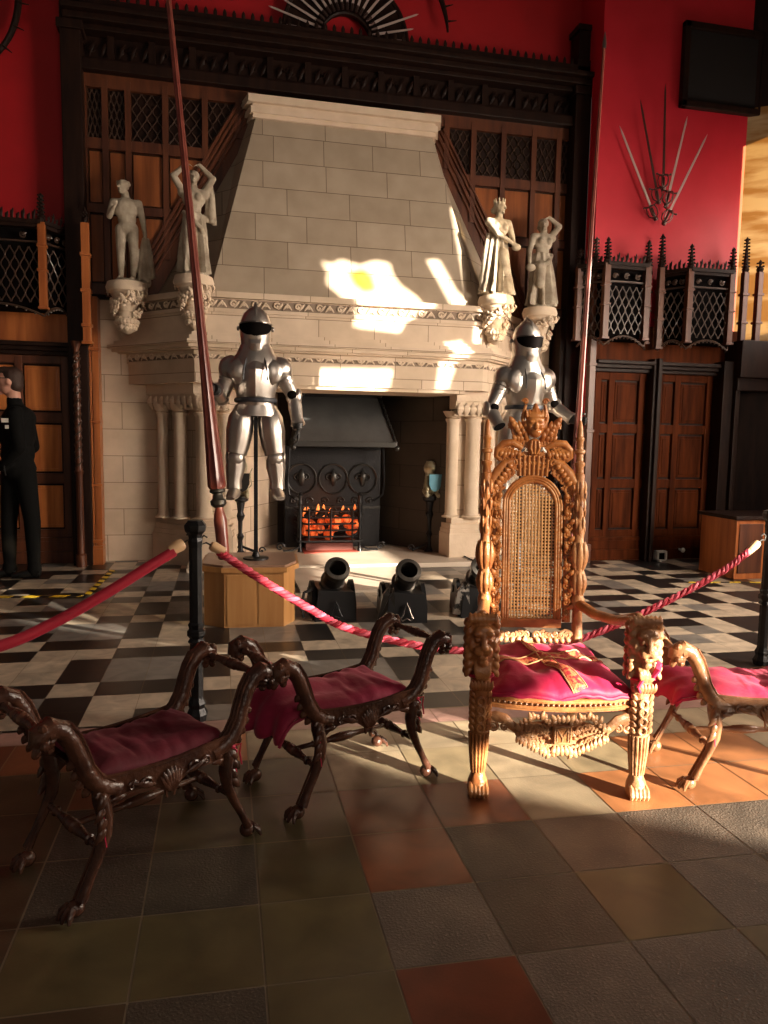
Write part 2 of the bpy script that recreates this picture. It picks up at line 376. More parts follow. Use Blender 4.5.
# --- walls
WL, WR = 7.8, 7.3           # plane of the left and of the right wall
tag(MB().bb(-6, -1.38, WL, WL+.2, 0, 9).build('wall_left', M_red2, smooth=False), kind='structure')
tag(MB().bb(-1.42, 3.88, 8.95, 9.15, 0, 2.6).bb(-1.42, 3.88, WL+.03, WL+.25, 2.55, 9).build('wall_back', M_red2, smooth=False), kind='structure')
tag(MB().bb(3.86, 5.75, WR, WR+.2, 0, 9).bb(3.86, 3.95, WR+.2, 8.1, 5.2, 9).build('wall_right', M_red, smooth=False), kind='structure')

# --- side wall on the right with its corner window and made-up holes that shape the sun patches (stone, mostly outside the frame)
XW = 6.35
tan_e = math.tan(SUNE)
def back(p):   # where the ray from p towards the sun meets the side wall
    t = (XW-p[0])/sun_dir.x; return (p[1]+sun_dir.y*t, p[2]+sun_dir.z*t)
hoodY = lambda z: 7.2+(z-2.62)*.213
holes = [
  [(.40, 2.98, 0), (.52, 2.72, 0), (1.07, 2.36, 0), (1.75, 1.88, 0), (2.7, 1.35, 0), (3.1, 1.9, 0), (2.15, 2.60, 0), (1.05, 3.17, 0), (.62, 3.25, 0)],
  [(.70, 5.95, 0), (1.36, 5.85, 0), (1.62, 6.95, 0), (1.72, 7.9, .05), (.95, 8.0, .05), (.80, 7.05, 0)],
  [(1.85, 6.35, 0), (2.6, 5.95, 0), (2.7, 6.15, 0), (1.9, 6.6, 0)],
  [(.90, hoodY(3.02), 3.03), (1.02, hoodY(3.02), 2.99), (1.12, hoodY(3.02), 3.05), (1.30, hoodY(3.02), 3.00), (1.45, hoodY(3.02), 3.06), (1.62, hoodY(3.06), 3.04), (1.66, hoodY(2.9), 2.93), (1.74, hoodY(2.80), 2.82), (1.90, hoodY(2.7), 2.72), (2.02, 7.16, 2.60), (1.80, 7.1, 2.47), (1.74, 7.1, 2.36), (1.25, 7.1, 2.40), (1.22, 7.16, 2.56), (1.08, hoodY(2.7), 2.70), (.97, hoodY(2.75), 2.80), (.98, hoodY(2.9), 2.92)],
  [(1.98, hoodY(3.10), 3.10), (2.14, hoodY(3.12), 3.12), (2.32, hoodY(2.8), 2.8), (2.55, 7.2, 2.60), (2.22, hoodY(2.66), 2.66)],
  [(1.00, 2.88, .56), (1.00, 2.88, 1.56), (1.64, 2.76, 1.56), (1.64, 2.76, .56)],
  [(2.22, 5.05, 1.42), (2.22, 5.05, 2.2), (2.56, 5.05, 2.0), (2.56, 5.05, 1.42)],
  [(2.52, 7.05, 2.30), (2.55, 7.05, 3.78), (2.92, 7.05, 3.78), (2.98, 7.05, 2.30)],
  [(.93, 2.38, .325), (1.52, 2.24, .325), (1.66, 2.75, .48), (1.1, 2.90, .48)],
  [(1.75, 2.28, .37), (2.5, 2.10, .37), (2.5, 2.42, .37), (1.85, 2.62, .37)],
  [(.15, 3.38, .67), (.62, 3.45, .42), (.62, 3.45, .33), (.15, 3.38, .58)],
  [(.85, 7.15, 1.95), (1.62, 7.15, 1.97), (1.58, 7.15, 1.76), (.82, 7.15, 1.77)],
  [(2.1, 7.15, 2.25), (2.36, 7.15, 2.3), (2.2, 7.15, 1.8), (2.05, 7.15, 1.8)],
]
wall = MB()
wall.bb(XW, XW+.04, -12, 6.28, 0, 13).bb(XW, XW+.04, 6.28, 6.80, 4.85, 13).bb(XW, XW+.04, 6.28, 6.80, 0, 2.7)
side = wall.build('wall_side', M_stone, smooth=False)
cutb = MB()
for h in holes:
    pts = [back(p) for p in h]
    # invented openings, each outlined so that its sun patch falls in place
    cutb.prism([(XW-.2, a, b) for a, b in pts], (.6, 0, 0))
cut = cutb.build('cutter', M_stone, smooth=False)
md = side.modifiers.new('b', 'BOOLEAN'); md.operation = 'DIFFERENCE'; md.solver = 'EXACT'; md.use_self = True; md.object = cut
dg = bpy.context.evaluated_depsgraph_get(); me = bpy.data.meshes.new_from_object(side.evaluated_get(dg)); side.modifiers.clear(); side.data = me
bpy.data.objects.remove(cut)
tag(side, kind='structure')
for k in (5, 6, 7):     # added panes that dim the sun on throne back, right armour and crowned statue
    q = [back(p) for p in holes[k]]; ca = sum(a for a, b in q)/len(q); cb_ = sum(b for a, b in q)/len(q)
    tag(MB().prism([(XW+.05+.012*k, ca+(a-ca)*1.10, cb_+(b-cb_)*1.10) for a, b in q], (.006, 0, 0)).build('window_%d' % (k-2), M_tint, smooth=False), kind='structure')
tag(MB().bb(XW+.05, XW+.056, 6.25, 6.85, 2.6, 4.95).build('window_6', M_tint2, smooth=False), kind='structure')  # added pane, only there to dim the sun on the splay
gl = [back(p) for p in [(1.14, hoodY(2.92), 2.92), (1.30, hoodY(2.97), 2.97), (1.38, hoodY(2.90), 2.90), (1.42, hoodY(2.76), 2.76), (1.30, hoodY(2.73), 2.73), (1.20, hoodY(2.80), 2.80)]]
tag(MB().prism([(XW+.06, a, b) for a, b in gl], (.01, 0, 0)).build('window_1', M_amber, smooth=False), kind='structure')

# far splay of the nearest window: sunlit sandstone in the corner at the right edge
tag(MB().plan([(5.62, 7.30), (6.35, 6.78), (6.5, 6.9), (5.8, 7.5)], 2.45, 4.95).build('window_2', M_sand, smooth=False), kind='structure')
tag(MB().plan([(5.62, 7.30), (6.35, 6.78), (6.5, 6.9), (5.8, 7.5)], 4.95, 9).plan([(5.62, 7.30), (6.35, 6.78), (6.5, 6.9), (5.8, 7.5)], 0, 2.3).build('wall_corner', M_oakd, smooth=False), kind='structure')
tag(MB().prism([(5.60, 7.26, 2.42), (6.32, 6.74, 2.42), (6.4, 6.9, 2.42), (5.7, 7.4, 2.42)], (0, 0, -.12)).build('trim_2', M_stdark, smooth=False), kind='structure')

# ================================================================== FIREPLACE
FP = thing('stone_fireplace', 'huge pale stone fireplace with tapering hood and carved mantel in the middle of the wall', 'fireplace', (1.2, 7.8, 0))
FO = Vector((1.2, 7.8, 0))
def fpart(mb, name, m, **k):
    o = mb.build(name, m, None, **k); o.parent = FP; o.matrix_parent_inverse = Matrix.Translation(-FO); return o
def plan_of(off, ya=7.82):
    """ octagonal-front mantel plan, pushed out by off """
    o = off; k = o*.414
    return [(-.98-o*1.414, ya), (-.27-k, 7.12-o), (2.60+k, 7.12-o), (3.31+o*1.414, ya)]
# hood
h = MB()
z0, z1 = 2.62, 4.42
A = [(-.12, 7.20, z0), (2.58, 7.20, z0), (2.12, 7.58, z1), (.33, 7.58, z1)]
Bk = [(-.76, 7.84, z0), (3.16, 7.84, z0), (2.24, 7.84, z1), (.21, 7.84, z1)]
bmh = h.bm; va = [bmh.verts.new(p) for p in A]; vb = [bmh.verts.new(p) for p in Bk]
bmh.faces.new(va); bmh.faces.new((va[0], va[3], vb[3], vb[0])); bmh.faces.new((va[1], vb[1], vb[2], va[2])); bmh.faces.new((va[3], va[2], vb[2], vb[3])); bmh.faces.new((va[0], vb[0], vb[1], va[1])); bmh.faces.new(vb[::-1])
fpart(h, 'hood', M_stC, smooth=False)
c = MB()
for dz0, dz1, o in ((4.40, 4.44, .03), (4.44, 4.50, .05), (4.50, 4.53, .03), (4.53, 4.60, .075)):
    c.plan([(.24-o, 7.84), (.33-o, 7.58-o), (2.12+o, 7.58-o), (2.21+o, 7.84)], dz0, dz1)
fpart(c, 'hood_cornice', M_stone, smooth=False, bevel=.012)
# mantel courses
mt = MB()
for a, b, o in ((2.585, 2.64, .02), (2.49, 2.585, -.03), (2.455, 2.49, .0), (2.26, 2.455, -.02), (2.225, 2.26, .03), (2.185, 2.225, .075), (2.15, 2.185, .12), (2.115, 2.15, .09), (2.10, 2.115, .05)):
    mt.plan(plan_of(o), a, b)
fpart(mt, 'mantel_shelf', M_stR, smooth=False, bevel=.006)
lt = MB(); lt.plan(plan_of(-.01), 2.0, 2.02); lt.plan(plan_of(-.03), 2.02, 2.10); lt.plan(plan_of(-.01), 2.06, 2.10)
lt.plan([(-.95, 7.82), (-.26, 7.13), (2.59, 7.13), (3.28, 7.82)], 1.80, 2.0)
lt.plan([(.03, 7.8), (.03, 7.16), (2.42, 7.16), (2.42, 7.8)], 1.765, 1.82)
fpart(lt, 'lintel', M_stR, smooth=False, bevel=.006)
# carved friezes: running scroll-and-leaf pattern between the mouldings
def along(off):
    P = plan_of(off, 7.8); segs = []
    for i in range(3): segs.append((Vector((*P[i], 0)), Vector((*P[i+1], 0))))
    return segs
def frieze(z, hgt, off, step, name):
    f = MB()
    for a, b in along(off):
        L = (b-a).length; d = (b-a)/L; nr = Vector((d.y, -d.x, 0)); k = max(1, int(L/step)); st = L/k
        for i in range(k):
            p = a+d*(st*(i+.5))+Vector((0, 0, z))
            if i % 2:
                f.scroll(p+nr*.002, d, Vector((0, 0, 1)), hgt*.42, 1.2, hgt*.13, start=.5)
                f.leaf(p+d*st*.1-Vector((0, 0, hgt*.4)), p+d*st*.6+Vector((0, 0, hgt*.4)), hgt*.14, nr, .1)
            else:
                f.ell(p, (st*.22, .012, hgt*.2), u=8, v=6)
                for s in (-1, 1):
                    f.leaf(p+d*st*.42*s-Vector((0, 0, hgt*.4)), p-d*st*.1*s+Vector((0, 0, hgt*.42)), hgt*.12, nr, .1)
    fpart(f, name, M_stone)
    g = MB()
    P = plan_of(off-.004); g.plan(P, z-hgt*.55, z+hgt*.55); fpart(g, name+'_ground', M_stdark, smooth=False)
frieze(2.535, .078, -.022, .10, 'upper_frieze')
frieze(2.055, .075, -.022, .10, 'lower_frieze')
# jambs, left one and its mirror image about x = CX
CX = 1.215
for sgn, mm_, mj in ((1, M_stL, 'l'), (-1, M_stR, 'r')):
    X = (lambda x: x) if sgn > 0 else (lambda x: 2*CX-x)
    j = MB()
    j.plan([(X(-1.19), 7.8), (X(-1.19), 8.9), (X(.7), 8.9), (X(.62), 8.62), (X(.03), 7.50), (X(-.14), 7.50), (X(-.62), 7.8)], 0, 1.80)
    j.plan([(X(-1.19), 7.80), (X(-1.19), 8.1), (X(-.3), 8.1), (X(-.3), 7.80)], 1.80, 2.62)
    fpart(j, 'jamb', mm_, smooth=False)
    if sgn < 0: fpart(MB().prism([(X(.03), 7.53, 0), (X(.60), 8.62, 0), (X(.66), 8.62, 0), (X(.062), 7.53, 0)], (0, 0, 1.95)), 'shaded_cheek', M_soot_shade, smooth=False)  # dark facing: the shade on the right cheek put into the colour
    cp = MB()   # capital block over the shafts
    for a, b, o in ((1.70, 1.80, .10), (1.66, 1.70, .07), (1.62, 1.66, .055), (1.55, 1.57, .03)):
        cp.plan([(X(-.68-o), 7.82), (X(-.24-o*.4), 7.38-o), (X(.06), 7.38-o), (X(.06), 7.82)], a, b)
    for k in range(9):
        t = k/8; p = Vector((X(-.70+.46*t), 7.74-.40*t, 1.625))
        cp.leaf(p-Vector((0, 0, .07)), p+Vector((0, -.03, .06)), .035, (-.7*sgn, -.7, 0), .25)
    for k in range(4):
        p = Vector((X(-.2+.07*k), 7.34, 1.625)); cp.leaf(p-Vector((0, 0, .07)), p+Vector((0, -.02, .06)), .035, (0, -1, 0), .25)
    fpart(cp, 'capital', M_stone, smooth=False)
    for px, py, r in ((-.60, 7.70, .055), (-.42, 7.58, .066), (-.19, 7.46, .08), (.02, 7.52, .065)):
        s_ = MB().lathe((X(px), py, 0), [(.46, r*1.5), (.475, r*1.55), (.485, r*1.15), (.50, r*1.1), (.51, r), (1.0, r), (1.48, r), (1.50, r*1.2), (1.52, r*1.25), (1.53, r), (1.56, r*1.35), (1.60, r*1.7)], n=18)
        fpart(s_, 'shaft', M_stone)
    bs = MB()
    for a, b, o in ((.0, .30, .06), (.30, .345, .04), (.345, .40, .02), (.40, .46, -.03)):
        bs.plan([(X(-.70-o), 7.84), (X(-.27-o*.5), 7.38-o), (X(.06+o*.5), 7.38-o), (X(.09+o*.5), 7.6), (X(.05), 7.84)], a, b)
    fpart(bs, 'jamb_base', M_stone, smooth=False, bevel=.02)
# firebox
fb = MB().bb(-.1, 2.6, 8.62, 8.9, 0, 2.3)
fpart(fb, 'firebox_back', M_soot_shade, smooth=False)
fpart(MB().bb(-.3, 2.8, 7.6, 8.9, 1.95, 2.3), 'firebox_ceiling', M_black, smooth=False)
HS = MB().bb(-.35, 2.80, 7.02, 8.9, .0, .05).plan([(.62, 5.98), (1.42, 5.92), (1.72, 7.03), (.62, 7.03)], 0, .025)  # front tongue added, pale and outlined like the sun patch it stands for
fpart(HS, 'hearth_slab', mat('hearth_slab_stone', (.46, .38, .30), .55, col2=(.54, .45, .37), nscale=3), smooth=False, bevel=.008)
# corbels
Zup = Vector((0, 0, 1))
def corbel(c, r, top):
    b = MB()
    b.lathe((c[0], c[1], 0), [(top-.12, r*.78), (top-.10, r*.82), (top-.085, r*.98), (top-.05, r*1.04), (top-.03, r*1.0), (top, r*.95)], n=20)
    b.lathe((c[0], c[1], 0), [(top-.47, r*.10), (top-.44, r*.38), (top-.38, r*.5), (top-.30, r*.48), (top-.27, r*.40), (top-.2, r*.52), (top-.12, r*.75)], n=16)
    for k in range(10):
        a = pi+pi*(k+.5)/10; n_ = Vector((cos(a), sin(a), 0))
        if k % 2: b.scroll(Vector((c[0], c[1], top-.19))+n_*r*.8, Vector((-n_.y, n_.x, 0)), (0, 0, 1), .04, 1.2, .012)
        b.ell(Vector((c[0], c[1], top-.36))+n_*r*.5, .026, u=8, v=6); b.ell(Vector((c[0], c[1], top-.42))+n_*r*.38, .024, u=8, v=6)
    for k in range(70):
        a = pi*1.0+pi*((k*.618) % 1); hgt = .10+.20*((k*.377) % 1); rr = r*(.50+.42*(1-(hgt-.10)/.2)); n_ = Vector((cos(a), sin(a), 0)); tv = Vector((-n_.y, n_.x, 0))
        c0 = Vector((c[0], c[1], top-hgt))+n_*rr
        if k % 3 == 0: b.scroll(c0, tv, Zup, .03, 1.2, .011, start=k)
        else: b.leaf(c0-tv*.02*cos(k)-Zup*.02, c0+tv*.03*cos(k)+Zup*.03*sin(k*1.3)+n_*.015, .014, n_, .4, .7)
    for k in range(26):
        a = pi+pi*((k*.618) % 1); n_ = Vector((cos(a), sin(a), 0)); b.ell(Vector((c[0], c[1], top-.32-.11*((k*.41) % 1)))+n_*r*.44, .017+.008*(k % 2), u=7, v=5)
    fpart(b, 'corbel', M_stone)
CB = [((-.885, 7.42), .185, 2.72), ((-.26, 7.12), .18, 2.755), ((2.705, 7.12), .18, 2.74), ((3.30, 7.38), .18, 2.70)]
for c_ in CB: corbel(*c_)
# ================================================================== OAK OVERMANTEL
YS = 7.72
OM = thing('oak_overmantel', 'dark oak panelled surround with carved tracery framing the stone hood above the fireplace', 'panelling', (0, 0, 0))
def opart(mb, name, m, **k): return mb.build(name, m, OM, **k)
b = MB().bb(-1.42, 3.88, YS+.03, YS+.10, 2.62, 5.2); opart(b, 'backboard', M_oakd, smooth=False)
# framing: stiles and rails
cutL = lambda z: -.72+(z-2.70)*(.98/1.72)      # hood edge on the wall, left
cutR = lambda z: 2.43-cutL(z)
for side_ in (-1, 1):
    fr = MB()
    for x in ((-1.28, -1.09, -.88, -.535, -.16, .16) if side_ < 0 else (2.32, 2.62, 2.96, 3.31, 3.6, 3.80)):
        zb = 2.64 if (x < -.72 or x > 3.16) else (2.70+(x+.72)*1.72/.98 if x < .3 else 2.70+(2.43-x+.72)*1.72/.98)
        if zb < 4.7: fr.bb(x-.028, x+.028, YS-.022, YS+.04, zb, 4.66)
    for za, zb_ in ((4.58, 4.70), (4.02, 4.12), (3.43, 3.51)):
        if side_ < 0: fr.bb(-1.42, cutL(za), YS-.014, YS+.038, za, zb_)
        else: fr.bb(cutR(za), 3.88, YS-.014, YS+.038, za, zb_)
    if side_ < 0: fr.bb(-1.42, -.95, YS-.014, YS+.038, 2.66, 2.76)
    else: fr.bb(3.35, 3.88, YS-.014, YS+.038, 2.66, 2.76)
    opart(fr, 'frame', M_oak, smooth=False)
# raised panels between the stiles
def panel(x0, x1, z0, z1):
    if x1-x0 < .06: return
    p = MB()
    def ok(x, z): return True
    # clip against the sloping hood edge
    poly = []
    pts = [(x0, z0), (x1, z0), (x1, z1), (x0, z1)]
    def inside(q): return not (cutL(q[1])-.0 < q[0] < cutR(q[1]))
    if x1 < 1.2:
        f = lambda q: cutL(q[1])-.02-q[0]
    else:
        f = lambda q: q[0]-cutR(q[1])-.02
    for i in range(4):
        a, c = pts[i], pts[(i+1) % 4]; fa, fc = f(a), f(c)
        if fa >= 0: poly.append(a)
        if fa*fc < 0:
            t = fa/(fa-fc); poly.append((a[0]+(c[0]-a[0])*t, a[1]+(c[1]-a[1])*t))
    if len(poly) < 3: return
    p.prism([(x, YS+.008, z) for x, z in poly], (0, .03, 0)); opart(p, 'panel', M_oako, smooth=False)
XS = (-1.28, -1.09, -.88, -.535, -.16, .16)
for i in range(len(XS)-1):
    for za, zb_ in ((3.53, 4.00), (2.78, 3.41)): panel(XS[i]+.04, XS[i+1]-.04, za, zb_)
XR = (2.32, 2.62, 2.96, 3.31, 3.6, 3.80)
for i in range(len(XR)-1):
    for za, zb_ in ((3.53, 4.00), (2.78, 3.41)): panel(XR[i]+.04, XR[i+1]-.04, za, zb_)
# net tracery
def tracery(mb, o, u, w, h, n, rt=.007, rows=3):
    """ reticulated gothic tracery filling a w x h field that starts at o and runs along u """
    o, u = Vector(o), Vector(u).normalized(); Z = Vector((0, 0, 1)); cw = w/n
    for i in range(n):
        for s in (-1, 1):
            P = []
            K = rows*6
            for k in range(K+1):
                t = k/K; a = cw*.46*(.5+.5*cos(t*rows*2*pi))
                P.append(o+u*(cw*(i+.5)+s*a)+Z*h*t)
            mb.sweep(P, rt, n=5)
    for k in range(rows):
        z = h*(k+.5)/rows
        for i in range(n):
            mb.ell(o+u*(cw*(i+.5))+Z*z, (rt*1.3, rt*1.3, rt*2.2), u=6, v=4)
    return mb
for i in range(5):
    x0, x1 = XS[i]+.03, min(XS[i+1]-.03, 9)
    if x1-x0 > .1: opart(tracery(MB(), (x0, YS+.012, 4.13), (1, 0, 0), x1-x0, .44, 3, .006), 'tracery_panel', M_oakt)
for i in range(5):
    x0, x1 = XR[i]+.03, XR[i+1]-.03
    if x1-x0 > .1: opart(tracery(MB(), (x0, YS+.012, 4.13), (1, 0, 0), x1-x0, .44, 3, .006), 'tracery_panel', M_oakt)
# diagonal mouldings that follow the hood
for X_, sg in ((lambda x: x, 1), (lambda x: 2.43-x, -1)):
    d = MB()
    for off, r in ((.025, .016), (.075, .022), (.12, .014), (.16, .018)):
        d.sweep([(X_(cutL(2.62)-off), YS-.01, 2.66+off*.3), (X_(cutL(4.5)-off), YS-.01, 4.5+off*.3)], [(r, .02), (r, .02)], n=6)
    d.prism([(X_(cutL(2.62)-.18), YS+.0, 2.62), (X_(cutL(2.62)+.10), YS+.0, 2.62), (X_(cutL(4.55)+.07), YS+.0, 4.55), (X_(cutL(4.55)-.18), YS+.0, 4.55)], (0, .03, 0))
    opart(d, 'diagonal_moulding', M_oak)
# top: frieze of small pierced panels under a heavy cornice
tp = MB()
tp.bb(-1.42, 3.9, YS-.10, YS+.06, 4.70, 4.80).bb(-1.42, 3.9, YS-.06, YS+.06, 4.80, 4.83)
tp.bb(-1.42, 3.9, YS-.12, YS+.06, 5.04, 5.09).bb(-1.42, 3.9, YS-.20, YS+.06, 5.09, 5.15).bb(-1.42, 3.9, YS-.26, YS+.06, 5.15, 5.20).bb(-1.42, 3.9, YS-.16, YS+.06, 5.20, 5.30)
opart(tp, 'cornice', M_oakd, smooth=False, bevel=.01)
n = 14
for i in range(n):
    x0 = -1.40+5.25*i/n; w = 5.25/n
    tr = MB().bb(x0-.03, x0+.03, YS-.03, YS+.035, 4.83, 5.04).bb(x0, x0+w, YS+.015, YS+.035, 4.83, 5.04)
    for k in range(3):
        cx = x0+w*(k+.75)/3.5+.02
        tr.scroll((cx, YS+.005, 4.93), (1, 0, 0), (0, 0, 1), .045, 1.1, .012, start=k*2); tr.leaf((cx-.03, YS+.005, 4.86), (cx+.03, YS+.005, 5.0), .016, (0, -1, 0))
    opart(tr, 'frieze_panel', M_oakd)
cr = MB().bb(-1.40, 3.86, YS-.135, YS-.10, 5.275, 5.31)
for i in range(60):
    x = -1.38+5.22*i/59; cr.leaf((x, YS-.12, 5.29), (x, YS-.12, 5.38), .018, (0, -1, 0), .1, .4); cr.ell((x, YS-.14, 5.24), .012, u=6, v=4)
opart(cr, 'cresting', M_oakd)
opart(MB().bb(3.5, 3.95, 7.84, 7.9, 0, 2.7).bb(3.66, 3.95, 7.6, 7.88, 0, 2.66), 'dado_board', M_oakd, smooth=False)
# corner posts with finials
for x in (-1.36, 3.80):
    p = MB(); p.bb(x-.09, x+.09, YS-.16, YS+.1, 0, 5.36)
    p.bb(x-.115, x+.115, YS-.19, YS+.1, 5.0, 5.08); p.bb(x-.07, x+.07, YS-.14, YS+.06, 5.36, 5.66); p.bb(x-.09, x+.09, YS-.16, YS+.08, 5.66, 5.72)
    opart(p, 'post', M_oakd, smooth=False, bevel=.008)
# slender clustered posts between door and fireplace, with ring bands
for x, w in ((-1.285, .055), (-1.215, .05)):
    p = MB(); p.bb(x-w*.62, x+w*.62, YS-.10+.0, YS+.06, 0, 2.62)
    for z in (.16, .22, .78, 1.40, 2.10): p.bb(x-w*.8, x+w*.8, YS-.13, YS+.02, z, z+.03)
    p.bb(x-w*.8, x+w*.8, YS-.14, YS+.02, 0, .16)
    opart(p, 'pilaster', M_oakp, smooth=False, bevel=.006)

# ================================================================== WAINSCOT
def wainscot(name, label, x0, x1, y, xs, m_p, zt=2.05):
    w = thing(name, label, 'panelling', (0, 0, 0))
    MB().bb(x0, x1, y+.02, y+.06, 0, zt+.35).build('backboard', M_oakd, w, smooth=False)
    f = MB(); f.bb(x0, x1, y-.035, y+.03, .0, .12).bb(x0, x1, y-.02, y+.03, .12, .22).bb(x0, x1, y-.03, y+.03, .22, .26)
    for a, c in ((.26, .34), (.80, .90), (1.40, 1.50), (1.97, 2.05)): f.bb(x0, x1, y-.012, y+.03, a, c)
    for x in xs: f.bb(x-.035, x+.035, y-.016, y+.03, .26, zt)
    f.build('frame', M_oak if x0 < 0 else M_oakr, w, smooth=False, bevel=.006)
    for i in range(len(xs)-1):
        for a, c in ((.36, .78), (.92, 1.38), (1.52, 1.95)):
            q = MB(); q.bb(xs[i]+.05, xs[i+1]-.05, y+.002, y+.022, a, c); q.bb(xs[i]+.075, xs[i+1]-.075, y-.006, y+.01, a+.03, c-.03)
            q.build('panel', m_p, w, smooth=False, bevel=.005)
    c = MB(); c.bb(x0, x1, y-.06, y+.03, 2.05, 2.09).bb(x0, x1, y-.10, y+.03, 2.09, 2.13).bb(x0, x1, y-.14, y+.03, 2.13, 2.17)
    c.build('cornice', M_oakd, w, smooth=False, bevel=.008)
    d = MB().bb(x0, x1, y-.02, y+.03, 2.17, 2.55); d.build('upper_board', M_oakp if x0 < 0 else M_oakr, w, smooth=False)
    return w
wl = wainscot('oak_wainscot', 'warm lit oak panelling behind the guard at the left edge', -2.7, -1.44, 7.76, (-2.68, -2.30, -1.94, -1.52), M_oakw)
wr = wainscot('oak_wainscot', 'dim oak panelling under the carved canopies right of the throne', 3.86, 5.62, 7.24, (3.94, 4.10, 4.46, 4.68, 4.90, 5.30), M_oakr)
p = MB(); p.bb(4.52, 4.62, 7.1, 7.25, 0, 2.2).bb(4.55, 4.59, 7.06, 7.2, 0, 2.2); p.build('post', M_oakd, wr, smooth=False, bevel=.006)
p = MB(); p.bb(5.34, 5.5, 7.05, 7.25, 0, 2.2); p.build('post', M_oakd, wr, smooth=False, bevel=.006)
# dark doorway in the right corner
dr = MB().bb(5.50, 6.3, 7.25, 7.28, 0, 2.0); tag(dr.build('door_1', M_black, smooth=False), kind='structure')
dr = MB().bb(5.46, 5.52, 7.0, 7.26, 0, 2.1).bb(5.46, 6.3, 6.98, 7.26, 1.88, 2.02).bb(5.46, 6.3, 6.94, 7.26, 2.02, 2.42); tag(dr.build('trim_3', M_oakd, smooth=False, bevel=.01), kind='structure')
# spirally carved column between the guard's panelling and the posts
sc = thing('carved_column', 'slender dark spiral-carved oak column to the right of the guard', 'column', (-1.365, 7.50, 0))
s_ = MB(); s_.lathe((0, 0, 0), [(0, .05), (.12, .05), (.13, .035), (.9, .032), (.93, .045), (.96, .03), (2.1, .026), (2.13, .04), (2.17, .05)], n=12)
s_.build('shaft', M_oak, sc)
s_ = MB()
for ph in (0, pi):
    s_.sweep([(.03*cos(ph+t*.6), .03*sin(ph+t*.6), .96+t*.0143) for t in range(79)], .009, n=5)
for k in range(38): s_.ell((.022*cos(k*1.2+1), .022*sin(k*1.2+1), .98+k*.0295), .013, u=6, v=5)
s_.build('spiral_carving', M_oakt, sc)

# ================================================================== GOTHIC CANOPIES
def pinnacle(mb, x, y, z0, z1, r=.029):
    mb.lathe((x, y, 0), [(z0, r), (z0+.03, r*1.4), (z0+.05, r), (z1-.06, r*.35), (z1-.03, r*.8), (z1, r*.1)], n=8)
    k = int((z1-z0-.05)/.035)
    for i in range(k):
        z = z0+.06+i*.035; q = 1-i/(k+1)*.5
        for a in range(4): mb.ell((x+cos(a*pi/2+.785)*r*1.1*q, y+sin(a*pi/2+.785)*r*1.1*q, z), (.014, .014, .010), u=6, v=4)
def canopy(label, poly, zb, zt, group, fin=.26, m_post=M_oak):
    """ poly: plan points of the projecting bay, from wall to wall """
    c = thing('tracery_canopy', label, 'canopy', (0, 0, 0), group=group)
    pts = [Vector((x, y, 0)) for x, y in poly]
    for i, q in enumerate(pts):
        p = MB(); p.bb(q.x-.032, q.x+.032, q.y-.032, q.y+.032, zb-.06, zt)
        for z in (zb-.06, zb+.28, zt-.22): p.bb(q.x-.042, q.x+.042, q.y-.042, q.y+.042, z, z+.022)
        p.build('post', m_post, c, smooth=False, bevel=.004)
        g = MB(); pinnacle(g, q.x, q.y-.01, zt, zt+fin*(1.0 if i in (1, 2) else .75)); g.build('pinnacle', M_oakd, c)
    for i in range(len(pts)-1):
        a, d = pts[i], pts[i+1]; L = (d-a).length
        if L < .08: continue
        u = (d-a)/L; nr = Vector((u.y, -u.x, 0))
        o = a+u*.035; w = L-.07
        g = MB(); tracery(g, o+Vector((0, 0, zb)), u, w, zt-zb-.22, max(2, int(w/.075)), .006, 3); g.build('tracery_panel', M_oakt, c)
        g = MB()
        for k in range(3):
            cc = o+u*w*(k+.5)/3+Vector((0, 0, zt-.12)); g.scroll(cc, u, (0, 0, 1), .032, 1.2, .008, start=k); g.leaf(cc-u*.03, cc+u*.03+Vector((0, 0, .02)), .012, nr)
        g.prism([o+Vector((0, 0, zt-.18)), o+u*w+Vector((0, 0, zt-.18)), o+u*w+Vector((0, 0, zt-.165)), o+Vector((0, 0, zt-.165))], -nr*.03)
        g.build('header_carving', M_oakt, c)
        g = MB()
        for za, zc, off in ((zt-.05, zt-.02, .02), (zt-.02, zt+.015, .045)):
            g.prism([a+nr*off+Vector((0, 0, za)), d+nr*off+Vector((0, 0, za)), d-nr*.05+Vector((0, 0, za)), a-nr*.05+Vector((0, 0, za))], (0, 0, zc-za))
        g.build('cornice', M_oakd, c, smooth=False, bevel=.004)
        g = MB(); k = max(3, int(w/.045))
        for t in range(k):
            q = o+u*w*(t+.5)/k+nr*.02+Vector((0, 0, zt+.01)); hh = .10 if t % 2 else .065
            g.leaf(q-u*.008, q+u*.012+Vector((0, 0, hh)), .013, nr, .15, .4); g.leaf(q+u*.008, q-u*.012+Vector((0, 0, hh*.8)), .010, nr, .15, .4)
        g.build('cresting', M_oakd, c)
        # cusped apron below the tracery
        g = MB()
        P = [a+u*L*t+Vector((0, 0, zb-.02-.10*(2*t-1)**2)) for t in [k/10 for k in range(11)]]
        g.sweep(P, .010, n=5)
        for t in range(9): g.ell(o+u*w*(t+.5)/9+Vector((0, 0, zb-.035-.08*((t+.5)/4.5-1)**2)), .012, u=6, v=4)
        g.build('cusped_apron', M_oakt, c)
    bx = MB(); inner = [(x+(0), y+.10) for x, y in poly]; cxm = sum(x for x, y in poly)/len(poly)
    inner = [(cxm+(x-cxm)*.93, y+.055) for x, y in poly]
    bx.plan(inner, zb-.05, zt-.02); bx.build('inner_box', M_black, c, smooth=False)
    return c
